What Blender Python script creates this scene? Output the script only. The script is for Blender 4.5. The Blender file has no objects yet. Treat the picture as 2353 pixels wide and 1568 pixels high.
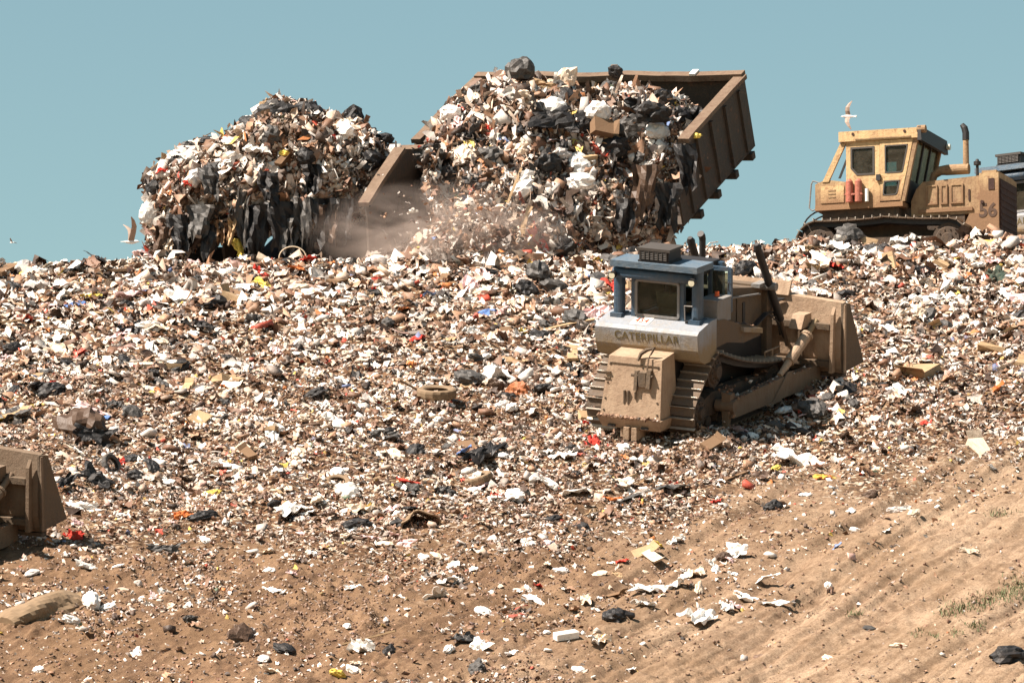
import bpy, bmesh, math, random
import numpy as np
from mathutils import Vector, Matrix

# ------------------------------------------------------------------ camera, sky, sun, exposure
scene = bpy.context.scene
COL = scene.collection
R = math.radians
F = 14560.0                      # focal length in photo units (photo 2352 units wide)
PITCH = R(8.0)
CP, SP = math.cos(PITCH), math.sin(PITCH)
CAMZ = 1.7

cam_data = bpy.data.cameras.new('camera')
cam_data.sensor_width = 36.0
cam_data.lens = F * 36.0 / 2352.0
cam_data.clip_start = 0.5
cam_data.clip_end = 6000.0
cam = bpy.data.objects.new('camera', cam_data)
cam.location = (0, 0, CAMZ)
cam.rotation_euler = (R(90) + PITCH, 0, 0)
COL.objects.link(cam)
scene.camera = cam

SUN_ELEV, SUN_AZ = R(53), R(-66)         # azimuth measured from behind the camera, towards the left
to_sun = Vector((math.sin(SUN_AZ) * math.cos(SUN_ELEV), -math.cos(SUN_AZ) * math.cos(SUN_ELEV), math.sin(SUN_ELEV)))
sun_data = bpy.data.lights.new('sun', 'SUN')
sun_data.energy = 5.0
sun_data.angle = R(0.5)
sun_data.color = (1.0, 0.885, 0.775)
sun = bpy.data.objects.new('sun', sun_data)
sun.rotation_euler = to_sun.to_track_quat('Z', 'Y').to_euler()
COL.objects.link(sun)

world = bpy.data.worlds.new('World')
scene.world = world
world.use_nodes = True
wn = world.node_tree
wn.nodes.clear()
sky = wn.nodes.new('ShaderNodeTexSky')
sky.sky_type = 'NISHITA'
sky.sun_disc = False
sky.sun_elevation = SUN_ELEV
sky.sun_rotation = math.atan2(to_sun.x, to_sun.y)
sky.air_density = 1.0
sky.dust_density = 0.6
sky.ozone_density = 2.0
tint = wn.nodes.new('ShaderNodeMix')
tint.data_type = 'RGBA'
tint.blend_type = 'MULTIPLY'
tint.inputs[0].default_value = 1.0
tint.inputs[7].default_value = (0.92, 0.97, 0.76, 1)
bg = wn.nodes.new('ShaderNodeBackground')
bg.inputs['Strength'].default_value = 0.055
wo = wn.nodes.new('ShaderNodeOutputWorld')
wn.links.new(sky.outputs[0], tint.inputs[6])
wn.links.new(tint.outputs[2], bg.inputs['Color'])
wn.links.new(bg.outputs[0], wo.inputs['Surface'])

vs = scene.view_settings
vs.view_transform = 'Standard'
vs.look = 'None'
vs.gamma = 1.0
vs.exposure = 1.34
vs.use_curve_mapping = False
scene.render.engine = 'CYCLES'
scene.cycles.max_bounces = 5
scene.cycles.diffuse_bounces = 2
scene.cycles.glossy_bounces = 2
scene.cycles.transparent_max_bounces = 8
scene.cycles.volume_bounces = 1

RNG = np.random.default_rng(11)
random.seed(5)


# ------------------------------------------------------------------ view helpers (photo units <-> world, used to lay the place out)
def P(X, Y, s):
    u = (X - 1176) / F
    v = (784 - Y) / F
    return Vector((s * u, s * (CP - v * SP), CAMZ + s * (SP + v * CP)))


def project(x, y, z):
    z = z - CAMZ
    s = y * CP + z * SP
    w = -y * SP + z * CP
    return 1176 + F * x / s, 784 - F * w / s, s


def smooth(a, b, t):
    t = np.clip((t - a) / (b - a), 0, 1)
    return t * t * (3 - 2 * t)


# ------------------------------------------------------------------ value noise on numpy arrays
def _hash(i, j, seed):
    n = (i * 374761393 + j * 668265263 + seed * 974711) & 0xFFFFFFFF
    n = ((n ^ (n >> 13)) * 1274126177) & 0xFFFFFFFF
    n = (n ^ (n >> 16)) & 0xFFFF
    return n / 65535.0


def vnoise(x, y, seed=0):
    x = np.asarray(x, float)
    y = np.asarray(y, float)
    i = np.floor(x).astype(np.int64)
    j = np.floor(y).astype(np.int64)
    fx, fy = x - i, y - j
    fx = fx * fx * (3 - 2 * fx)
    fy = fy * fy * (3 - 2 * fy)
    a = _hash(i, j, seed)
    b = _hash(i + 1, j, seed)
    c = _hash(i, j + 1, seed)
    d = _hash(i + 1, j + 1, seed)
    return (a + (b - a) * fx + (c - a) * fy + (a - b - c + d) * fx * fy) * 2 - 1


def fbm(x, y, seed=0, octs=4):
    v, a = 0, 1.0
    for k in range(octs):
        v = v + a * vnoise(x * 2 ** k + 17 * k, y * 2 ** k - 9 * k, seed + k)
        a *= 0.5
    return v


# ------------------------------------------------------------------ terrain
def plateau(x):
    berm = 0.16 * smooth(0.5, 4.0, x) + 0.30 * smooth(4.5, 7.5, x)
    return 24.30 + 0.024 * np.clip(x, -40, 40), berm


def garbage_edge(X):
    """photo height of the lower edge of the dense garbage"""
    return np.interp(X, [-600, 0, 350, 700, 1000, 1300, 1500, 1700, 2000, 2352, 3000],
                     [1150, 1160, 1180, 1225, 1255, 1235, 1190, 1120, 1055, 1005, 930])


def height(x, y, fine=True):
    x = np.asarray(x, float)
    y = np.asarray(y, float)
    sl = 17.72 + 0.369 * (y - 129) + 0.012 * np.clip(x, -40, 40)
    zp, berm = plateau(x)
    k = 0.55
    h = np.clip(0.5 + 0.5 * (zp - sl) / k, 0, 1)
    z = zp * (1 - h) + sl * h - k * h * (1 - h)
    z = z + berm * np.exp(-((y - 148.4) / 1.3) ** 2)
    # foot of the hill and the far side
    kf = 3.0
    hf = np.clip(0.5 + 0.5 * (0 - z) / kf, 0, 1)
    z = z * (1 - hf) + 0 * hf + kf * hf * (1 - hf)
    z = z * (1 - smooth(230, 330, y)) * (1 - smooth(70, 220, np.abs(x)))
    on = smooth(95, 108, y) * (1 - smooth(190, 215, y))
    z = z + on * (0.10 * fbm(x / 3.1, y / 3.1, 3, 3))
    if fine:
        X, Y, _ = project(x, y, z)
        g = smooth(-60, 60, garbage_edge(X) - Y)          # 1 in dense garbage
        z = z + on * g * (0.17 * fbm(x / 0.8, y / 0.8, 21, 3) + 0.05 * vnoise(x / 0.28, y / 0.28, 25))
        # furrows pressed by the tracks into the cover soil, running diagonally up the slope
        wob = 0.12 * vnoise(x / 4.0, y / 4.0, 5)
        t = (x * 2.0 - y * 1.0) / 2.236 + wob
        along = (x + 2 * y) / 2.236
        fur = vnoise(t / 0.40, along / 22.0, 31) * 0.055 - (0.11 * np.clip(0.28 - np.abs(vnoise(t / 0.22, along / 26.0, 32)), 0, 1) / 0.28) * smooth(-.3, .3, vnoise(t / 1.3, along / 15.0, 36))
        band = smooth(0.05, 0.35, vnoise(t / 0.95, along / 40.0, 37))
        fur = fur + band * 0.018 * np.sin(along * 6.283 / 0.21 + 2.0 * np.sin(t * 3.0))
        fur = fur * (0.7 + 0.5 * vnoise(x / 2.6, y / 2.6, 8)) * (0.55 + 0.45 * smooth(300, 1500, X))
        z = z + on * (1 - 0.75 * g) * fur
        z = z + on * (1 - g) * (0.026 * fbm(x / 0.30, y / 0.30, 41, 3) + 0.016 * fbm(x / 0.11, y / 0.16, 43, 2))
        rut = np.clip(1 - np.abs(vnoise((t - 0.6 * wob) / 0.75, along / 60.0, 39)) / 0.17, 0, 1) ** 1.5
        z = z - on * (1 - g) * rut * 0.13 * smooth(300, 1500, X)
        rough = smooth(-0.1, 0.7, fbm(x / 1.7, y / 2.4, 55, 3)) * smooth(2100, 1100, X)
        z = z + on * (1 - g) * rough * (0.080 * fbm(x / 0.22, y / 0.34, 57, 3))
        clods = np.clip(fbm(x / 0.19, y / 0.3, 51, 2) - 0.2, 0, 1) * (0.25 + 0.75 * smooth(1900, 900, X))
        z = z + on * (1 - g) * clods * 0.09
    return z


def ground_hit(X, Y):
    """walk along the view ray of a photo point to the ground"""
    s = np.linspace(100, 175, 1501)
    u = (X - 1176) / F
    v = (784 - Y) / F
    xx, yy, zz = s * u, s * (CP - v * SP), CAMZ + s * (SP + v * CP)
    d = zz - height(xx, yy)
    idx = np.where(d < 0)[0]
    if len(idx) == 0:
        i = int(np.argmin(d))
    else:
        i = int(idx[0])
    return Vector((xx[i], yy[i], float(height(xx[i], yy[i])))), float(s[i])


# ------------------------------------------------------------------ material helpers
def new_mat(name):
    m = bpy.data.materials.new(name)
    m.use_nodes = True
    nt = m.node_tree
    b = nt.nodes['Principled BSDF']
    return m, nt, b


def noise_node(nt, scale, detail=6, rough=0.6, coord=None, dist=0.0):
    n = nt.nodes.new('ShaderNodeTexNoise')
    n.inputs['Scale'].default_value = scale
    n.inputs['Detail'].default_value = detail
    n.inputs['Roughness'].default_value = rough
    n.inputs['Distortion'].default_value = dist
    if coord is not None:
        nt.links.new(coord, n.inputs['Vector'])
    return n


def ramp(nt, fac, stops):
    r = nt.nodes.new('ShaderNodeValToRGB')
    els = r.color_ramp.elements
    while len(els) < len(stops):
        els.new(0.5)
    for e, (p, c) in zip(els, stops):
        e.position = p
        e.color = (*c, 1) if len(c) == 3 else c
    nt.links.new(fac, r.inputs[0])
    return r


def mixc(nt, fac, a, b, mode='MIX'):
    m = nt.nodes.new('ShaderNodeMix')
    m.data_type = 'RGBA'
    m.blend_type = mode
    for sock, v in ((m.inputs[0], fac), (m.inputs[6], a), (m.inputs[7], b)):
        if hasattr(v, 'is_linked') or hasattr(v, 'links'):
            nt.links.new(v, sock)
        elif isinstance(v, (int, float)):
            sock.default_value = v
        else:
            sock.default_value = (*v, 1) if len(v) == 3 else v
    return m.outputs[2]


def mathn(nt, op, a, b=0.0, clamp=False):
    m = nt.nodes.new('ShaderNodeMath')
    m.operation = op
    m.use_clamp = clamp
    for sock, v in ((m.inputs[0], a), (m.inputs[1], b)):
        if isinstance(v, (int, float)):
            sock.default_value = v
        else:
            nt.links.new(v, sock)
    return m.outputs[0]


def bump(nt, b, h, strength, dist=0.02):
    n = nt.nodes.new('ShaderNodeBump')
    n.inputs['Strength'].default_value = strength
    n.inputs['Distance'].default_value = dist
    nt.links.new(h, n.inputs['Height'])
    nt.links.new(n.outputs[0], b.inputs['Normal'])


MUD = (0.15, 0.092, 0.047)


def paint(name, col, mud=MUD, amount=0.5, low=None, rough=0.55, metallic=0.0, soft=0.16, streak=True, rust=None):
    """weathered machine paint under dried mud; low=(z0, z1): splashed mud fades out between these heights of the machine"""
    m, nt, b = new_mat(name)
    tc = nt.nodes.new('ShaderNodeTexCoord')
    oc = tc.outputs['Object']
    n1 = noise_node(nt, 2.3, 8, 0.68, oc, 0.4)
    n2 = noise_node(nt, 14, 5, 0.7, oc)
    n3 = noise_node(nt, 70, 3, 0.6, oc)
    v = mathn(nt, 'ADD', mathn(nt, 'MULTIPLY', n1.outputs[0], 0.6), mathn(nt, 'MULTIPLY', n2.outputs[0], 0.4))
    if streak:
        mp = nt.nodes.new('ShaderNodeMapping')
        mp.inputs['Scale'].default_value = (9, 9, 0.9)
        nt.links.new(oc, mp.inputs[0])
        n4 = noise_node(nt, 1.0, 4, 0.6, mp.outputs[0])
        v = mathn(nt, 'ADD', mathn(nt, 'MULTIPLY', v, 0.72), mathn(nt, 'MULTIPLY', n4.outputs[0], 0.28))
    if low is not None:
        sep = nt.nodes.new('ShaderNodeSeparateXYZ')
        nt.links.new(oc, sep.inputs[0])
        mr = nt.nodes.new('ShaderNodeMapRange')
        mr.inputs[1].default_value = low[0]
        mr.inputs[2].default_value = low[1]
        mr.inputs[3].default_value = 0.45
        mr.inputs[4].default_value = 0.0
        nt.links.new(sep.outputs[2], mr.inputs[0])
        v = mathn(nt, 'ADD', v, mr.outputs[0])
    th = 0.5 + (0.5 - amount) * 0.5
    mask = ramp(nt, v, [(max(0, th - soft), (0, 0, 0)), (min(1, th + soft), (1, 1, 1))]).outputs[0]
    lite = tuple(min(1, c * 1.3) for c in col)
    dark = tuple(c * 0.66 for c in col)
    base = mixc(nt, n2.outputs[0], dark, lite)
    if rust is not None:
        n5 = noise_node(nt, 5.5, 7, 0.75, oc, 0.8)
        rm = ramp(nt, n5.outputs[0], [(0.55, (0, 0, 0)), (0.64, (1, 1, 1))]).outputs[0]
        base = mixc(nt, rm, base, rust)
    mudc = mixc(nt, n3.outputs[0], tuple(c * 0.6 for c in mud), tuple(min(1, c * 1.4) for c in mud))
    col_out = mixc(nt, mask, base, mudc)
    nt.links.new(col_out, b.inputs['Base Color'])
    rr = mathn(nt, 'ADD', mathn(nt, 'MULTIPLY', mask, 0.92 - rough), rough)
    nt.links.new(rr, b.inputs['Roughness'])
    b.inputs['Metallic'].default_value = metallic
    hh = mathn(nt, 'ADD', mathn(nt, 'MULTIPLY', mask, 0.6), mathn(nt, 'MULTIPLY', n2.outputs[0], 0.5))
    hh = mathn(nt, 'ADD', hh, mathn(nt, 'MULTIPLY', n3.outputs[0], 0.35))
    bump(nt, b, hh, 0.8, 0.02)
    return m


def plain(name, col, rough=0.6, metallic=0.0, var=0.15, scale=12, bumps=0.2):
    m, nt, b = new_mat(name)
    tc = nt.nodes.new('ShaderNodeTexCoord')
    n = noise_node(nt, scale, 6, 0.65, tc.outputs['Object'])
    c = mixc(nt, n.outputs[0], tuple(max(0, x * (1 - 2 * var)) for x in col), tuple(min(1, x * (1 + 2 * var)) for x in col))
    nt.links.new(c, b.inputs['Base Color'])
    b.inputs['Roughness'].default_value = rough
    b.inputs['Metallic'].default_value = metallic
    if bumps:
        bump(nt, b, n.outputs[0], bumps, 0.01)
    return m


def garbage_mat(name, use_attr, rough, grime=0.35, bumps=0.4, coat=0.0):
    """each piece keeps its own colour (point colour of the heap, or the object's colour), dirtied by soil"""
    m, nt, b = new_mat(name)
    tc = nt.nodes.new('ShaderNodeTexCoord')
    oc = tc.outputs['Object']
    if use_attr:
        at = nt.nodes.new('ShaderNodeAttribute')
        at.attribute_name = 'Col'
        src = at.outputs['Color']
        n = noise_node(nt, 9, 5, 0.7, oc)
        n2 = noise_node(nt, 33, 3, 0.6, oc)
    else:
        oi = nt.nodes.new('ShaderNodeObjectInfo')
        src = oi.outputs['Color']
        add = nt.nodes.new('ShaderNodeVectorMath')
        add.operation = 'ADD'
        nt.links.new(oc, add.inputs[0])
        nt.links.new(oi.outputs['Location'], add.inputs[1])
        n = noise_node(nt, 3.2, 5, 0.7, add.outputs[0])
        n2 = noise_node(nt, 13, 3, 0.6, add.outputs[0])
    msk = ramp(nt, n.outputs[0], [(0.48, (0, 0, 0)), (0.72, (1, 1, 1))]).outputs[0]
    fac = mathn(nt, 'MULTIPLY', msk, grime)
    c = mixc(nt, fac, src, (0.16, 0.10, 0.055))
    nt.links.new(c, b.inputs['Base Color'])
    b.inputs['Roughness'].default_value = rough
    b.inputs['Coat Weight'].default_value = coat
    bump(nt, b, n2.outputs[0], bumps, 0.02)
    return m


# ------------------------------------------------------------------ object helpers
def link(name, mesh, mat=None, parent=None, smooth_shade=False):
    o = bpy.data.objects.new(name, mesh)
    COL.objects.link(o)
    if mat is not None and len(mesh.materials) == 0:
        mesh.materials.append(mat)
    if parent is not None:
        o.parent = parent
    if smooth_shade:
        mesh.polygons.foreach_set('use_smooth', [True] * len(mesh.polygons))
    return o


def part(name, bm, mat, parent=None, smooth_shade=False, bevel=0.0, seg=1):
    if bevel > 0:
        es = [e for e in bm.edges if len(e.link_faces) == 2 and e.calc_face_angle(0) > 0.5]
        bmesh.ops.bevel(bm, geom=es, offset=bevel, segments=seg, affect='EDGES', clamp_overlap=True)
    bmesh.ops.recalc_face_normals(bm, faces=bm.faces)
    me = bpy.data.meshes.new(name)
    bm.to_mesh(me)
    bm.free()
    return link(name, me, mat, parent, smooth_shade)


def thing(name, label, cat, mat4=None, group=None):
    o = bpy.data.objects.new(name, None)
    o.empty_display_size = 0.3
    COL.objects.link(o)
    if mat4 is not None:
        o.matrix_world = mat4
    tag(o, label, cat, group)
    return o


def tag(o, label, cat, group=None):
    o['label'] = label
    o['category'] = cat
    if group:
        o['group'] = group
    return o


def bx(bm, x0, x1, y0, y1, z0, z1, mat=None):
    v = [bm.verts.new(c) for c in ((x0, y0, z0), (x1, y0, z0), (x1, y1, z0), (x0, y1, z0), (x0, y0, z1), (x1, y0, z1), (x1, y1, z1), (x0, y1, z1))]
    for f in ((0, 3, 2, 1), (4, 5, 6, 7), (0, 1, 5, 4), (1, 2, 6, 5), (2, 3, 7, 6), (3, 0, 4, 7)):
        bm.faces.new([v[i] for i in f])
    if mat is not None:
        bmesh.ops.transform(bm, matrix=mat, verts=v)
    return v


def hexa(bm, pts):
    """box from 8 corners: bottom ring 0-3, top ring 4-7"""
    v = [bm.verts.new(c) for c in pts]
    for f in ((0, 3, 2, 1), (4, 5, 6, 7), (0, 1, 5, 4), (1, 2, 6, 5), (2, 3, 7, 6), (3, 0, 4, 7)):
        bm.faces.new([v[i] for i in f])


def prism(bm, prof, x0, x1, axis='x'):
    """closed profile of (y, z) swept along x (or (x, z) along y, or (x, y) along z)"""
    def mk(a, p):
        return {'x': (a, p[0], p[1]), 'y': (p[0], a, p[1]), 'z': (p[0], p[1], a)}[axis]
    A = [bm.verts.new(mk(x0, p)) for p in prof]
    B = [bm.verts.new(mk(x1, p)) for p in prof]
    n = len(prof)
    bm.faces.new(A[::-1])
    bm.faces.new(B)
    for i in range(n):
        bm.faces.new((A[i], A[(i + 1) % n], B[(i + 1) % n], B[i]))


def cyl(bm, p0, p1, r0, r1=None, seg=14, caps=True):
    r1 = r0 if r1 is None else r1
    p0, p1 = Vector(p0), Vector(p1)
    d = (p1 - p0).normalized()
    a = d.orthogonal().normalized()
    b = d.cross(a)
    A, B = [], []
    for i in range(seg):
        t = 2 * math.pi * i / seg
        o = a * math.cos(t) + b * math.sin(t)
        A.append(bm.verts.new(p0 + o * r0))
        B.append(bm.verts.new(p1 + o * r1))
    for i in range(seg):
        bm.faces.new((A[i], A[(i + 1) % seg], B[(i + 1) % seg], B[i]))
    if caps:
        bm.faces.new(A[::-1])
        bm.faces.new(B)


def tube(bm, pts, r, seg=8):
    pts = [Vector(p) for p in pts]
    rings = []
    prev = None
    for i, p in enumerate(pts):
        d = (pts[min(i + 1, len(pts) - 1)] - pts[max(i - 1, 0)]).normalized()
        a = d.orthogonal().normalized() if prev is None else (prev - d * prev.dot(d)).normalized()
        prev = a
        b = d.cross(a)
        rr = r[i] if isinstance(r, (list, tuple)) else r
        rings.append([bm.verts.new(p + (a * math.cos(2 * math.pi * k / seg) + b * math.sin(2 * math.pi * k / seg)) * rr) for k in range(seg)])
    for A, B in zip(rings, rings[1:]):
        for k in range(seg):
            bm.faces.new((A[k], A[(k + 1) % seg], B[(k + 1) % seg], B[k]))
    bm.faces.new(rings[0][::-1])
    bm.faces.new(rings[-1])


def plate(bm, pts, thick):
    """flat polygon in space given thickness along its normal"""
    pts = [Vector(p) for p in pts]
    n = Vector((0, 0, 0))
    for i in range(len(pts)):
        n += pts[i].cross(pts[(i + 1) % len(pts)])
    n.normalize()
    A = [bm.verts.new(p + n * thick * 0.5) for p in pts]
    B = [bm.verts.new(p - n * thick * 0.5) for p in pts]
    bm.faces.new(A)
    bm.faces.new(B[::-1])
    k = len(pts)
    for i in range(k):
        bm.faces.new((A[i], B[i], B[(i + 1) % k], A[(i + 1) % k]))


def frame_bm(outer, inner, t0, t1, axis):
    """ring between two outlines with the same number of points, swept along axis from t0 to t1"""
    bm = bmesh.new()

    def mk(a, p):
        return {'x': (a, p[0], p[1]), 'y': (p[0], a, p[1]), 'z': (p[0], p[1], a)}[axis]
    rings = [[bm.verts.new(mk(t, p)) for p in o] for t in (t0, t1) for o in (outer, inner)]
    o0, i0, o1, i1 = rings
    n = len(outer)
    for k in range(n):
        j = (k + 1) % n
        bm.faces.new((o0[k], o0[j], i0[j], i0[k]))
        bm.faces.new((o1[k], i1[k], i1[j], o1[j]))
        bm.faces.new((o0[k], o1[k], o1[j], o0[j]))
        bm.faces.new((i0[k], i0[j], i1[j], i1[k]))
    return bm


def rrect(x0, x1, z0, z1, r, n=3):
    pts = []
    for cx, cz, a0 in ((x1 - r, z1 - r, 0), (x0 + r, z1 - r, 90), (x0 + r, z0 + r, 180), (x1 - r, z0 + r, 270)):
        for k in range(n + 1):
            a = R(a0 + 90 * k / n)
            pts.append((cx + r * math.cos(a), cz + r * math.sin(a)))
    return pts


def inset(pts, d):
    """shrink an outline towards its inside by d (convex outline, counter-clockwise)"""
    out = []
    n = len(pts)
    for i in range(n):
        p0, p1, p2 = (Vector(pts[i - 1]), Vector(pts[i]), Vector(pts[(i + 1) % n]))
        d1, d2 = (p1 - p0).normalized(), (p2 - p1).normalized()
        n1, n2 = Vector((-d1.y, d1.x)), Vector((-d2.y, d2.x))
        b = (n1 + n2)
        b = b / max(0.3, b.length_squared / 2)
        q = p1 + b * d
        out.append((q.x, q.y))
    return out


def text_bm(body, size, matrix, depth=0.004, spread=1.0, bold=0.0):
    cu = bpy.data.curves.new('lettering', 'FONT')
    cu.body = body
    cu.size = size
    cu.extrude = depth
    cu.offset = bold
    cu.align_x = 'CENTER'
    cu.align_y = 'CENTER'
    cu.space_character = spread
    o = bpy.data.objects.new('lettering', cu)
    COL.objects.link(o)
    dg = bpy.context.evaluated_depsgraph_get()
    me = bpy.data.meshes.new_from_object(o.evaluated_get(dg))
    bpy.data.objects.remove(o)
    bpy.data.curves.remove(cu)
    bm = bmesh.new()
    bm.from_mesh(me)
    bpy.data.meshes.remove(me)
    bmesh.ops.transform(bm, matrix=matrix, verts=bm.verts)
    return bm


CAM2W = Matrix(((1, 0, 0, 0), (0, CP, -SP, 0), (0, SP, CP, CAMZ), (0, 0, 0, 1)))     # (right, depth, up) of the view -> world


def pose(anchor_xy, s, local_anchor, yaw, tilt, scale=1.0, roll=0.0):
    """matrix that stands a machine (x right, y forward, z up) with local_anchor on photo point anchor_xy at distance s"""
    ce, se = math.cos(tilt), math.sin(tilt)
    f0, u0, r0 = Vector((0, ce, se)), Vector((0, -se, ce)), Vector((1, 0, 0))
    fw = f0 * math.cos(yaw) + r0 * math.sin(yaw)
    rt = r0 * math.cos(yaw) - f0 * math.sin(yaw)
    m = Matrix((rt, fw, u0)).transposed()
    m = CAM2W.to_3x3() @ m
    if roll:
        m = m @ Matrix.Rotation(roll, 3, 'Y')
    loc = P(anchor_xy[0], anchor_xy[1], s) - m @ (Vector(local_anchor) * scale)
    return Matrix.Translation(loc) @ m.to_4x4() @ Matrix.Scale(scale, 4)


def copy_tree(o, parent=None):
    c = o.copy()
    COL.objects.link(c)
    if parent is not None:
        mpi = o.matrix_parent_inverse.copy()
        c.parent = parent
        c.matrix_parent_inverse = mpi
    for ch in list(o.children):
        copy_tree(ch, c)
    return c


# ------------------------------------------------------------------ materials of the place
def ground_material():
    m, nt, b = new_mat('cover_soil')
    tc = nt.nodes.new('ShaderNodeTexCoord')
    oc = tc.outputs['Object']
    at = nt.nodes.new('ShaderNodeAttribute')
    at.attribute_name = 'zone'
    mp = nt.nodes.new('ShaderNodeMapping')             # stretched along the furrows
    mp.inputs['Rotation'].default_value = (0, 0, R(-63.4))
    nt.links.new(oc, mp.inputs[0])
    mp2 = nt.nodes.new('ShaderNodeMapping')
    mp2.inputs['Scale'].default_value = (0.10, 1.6, 1)
    nt.links.new(mp.outputs[0], mp2.inputs[0])
    n1 = noise_node(nt, 1.2, 7, 0.65, mp2.outputs[0], 0.3)
    n2 = noise_node(nt, 3.5, 8, 0.72, oc)
    n3 = noise_node(nt, 24, 6, 0.8, oc)
    n5 = noise_node(nt, 70, 3, 0.7, oc)
    n4 = noise_node(nt, 0.35, 4, 0.6, oc)
    mp3 = nt.nodes.new('ShaderNodeMapping')
    mp3.inputs['Scale'].default_value = (0.16, 7.0, 1)
    nt.links.new(mp.outputs[0], mp3.inputs[0])
    n6 = noise_node(nt, 1.0, 5, 0.7, mp3.outputs[0], 0.2)
    v = mathn(nt, 'ADD', mathn(nt, 'MULTIPLY', n1.outputs[0], 0.35), mathn(nt, 'MULTIPLY', n2.outputs[0], 0.35))
    v = mathn(nt, 'ADD', v, mathn(nt, 'MULTIPLY', n6.outputs[0], 0.30))
    soil = ramp(nt, v, [(0.38, (0.060, 0.032, 0.018)), (0.47, (0.132, 0.076, 0.043)), (0.56, (0.24, 0.148, 0.086))]).outputs[0]
    dry = nt.nodes.new('ShaderNodeAttribute')
    dry.attribute_name = 'dry'
    sand = ramp(nt, v, [(0.39, (0.15, 0.095, 0.058)), (0.47, (0.27, 0.183, 0.118)), (0.55, (0.40, 0.286, 0.192))]).outputs[0]
    soil = mixc(nt, dry.outputs['Fac'], soil, sand)
    g3 = ramp(nt, n3.outputs[0], [(0.44, (0, 0, 0)), (0.62, (1, 1, 1))]).outputs[0]
    soil = mixc(nt, mathn(nt, 'MULTIPLY', g3, 0.62), soil, (0.085, 0.046, 0.027))
    g5 = ramp(nt, n5.outputs[0], [(0.56, (0, 0, 0)), (0.70, (1, 1, 1))]).outputs[0]
    soil = mixc(nt, mathn(nt, 'MULTIPLY', g5, 0.5), soil, (0.46, 0.34, 0.23))
    big = ramp(nt, n4.outputs[0], [(0.42, (0, 0, 0)), (0.62, (1, 1, 1))]).outputs[0]
    soil = mixc(nt, mathn(nt, 'MULTIPLY', big, 0.35), soil, (0.15, 0.09, 0.046))
    # crushed refuse trodden into the soil: pieces of a few centimetres, only colour
    vo = nt.nodes.new('ShaderNodeTexVoronoi')
    vo.inputs['Scale'].default_value = 15
    wv = nt.nodes.new('ShaderNodeMapping')
    wv.inputs['Scale'].default_value = (0.8, 0.8, 1.6)
    wn_ = noise_node(nt, 9, 3, 0.6, oc)
    wadd = nt.nodes.new('ShaderNodeVectorMath')
    wadd.operation = 'MULTIPLY_ADD'
    wadd.inputs[1].default_value = (0.12, 0.12, 0.12)
    nt.links.new(wn_.outputs['Color'], wadd.inputs[0])
    nt.links.new(oc, wadd.inputs[2])
    nt.links.new(wadd.outputs[0], wv.inputs[0])
    nt.links.new(wv.outputs[0], vo.inputs['Vector'])
    sep = nt.nodes.new('ShaderNodeSeparateColor')
    nt.links.new(vo.outputs['Color'], sep.inputs[0])
    bits = ramp(nt, sep.outputs[0], [(0.0, (0.02, 0.013, 0.009)), (0.35, (0.075, 0.038, 0.021)), (0.65, (0.16, 0.086, 0.047)),
                                     (0.84, (0.25, 0.17, 0.10)), (0.93, (0.5, 0.43, 0.34))]).outputs[0]
    col = mixc(nt, at.outputs['Fac'], soil, bits)
    nt.links.new(col, b.inputs['Base Color'])
    b.inputs['Roughness'].default_value = 0.95
    b.inputs['Specular IOR Level'].default_value = 0.15
    hh = mathn(nt, 'ADD', mathn(nt, 'MULTIPLY', n2.outputs[0], 1.0), mathn(nt, 'MULTIPLY', n3.outputs[0], 0.35))
    hh = mathn(nt, 'ADD', hh, mathn(nt, 'MULTIPLY', n1.outputs[0], 0.6))
    bump(nt, b, hh, 0.9, 0.06)
    return m


M_GROUND = ground_material()
M_HEAP = garbage_mat('refuse', True, 0.62, 0.4, 0.5)
M_PLASTIC = garbage_mat('white_film', False, 0.5, 0.35, 0.5)
M_BIN = garbage_mat('black_film', False, 0.55, 0.15, 0.7)
M_BIN.node_tree.nodes['Principled BSDF'].inputs['Specular IOR Level'].default_value = 0.35
M_CARD = garbage_mat('cardboard', False, 0.9, 0.5, 0.35)
M_RUBBER = garbage_mat('rubber', False, 0.85, 0.75, 0.4)
M_FAR = plain('far_soil', (0.27, 0.19, 0.11), 0.95, 0, 0.15, 0.05, 0)


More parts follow.
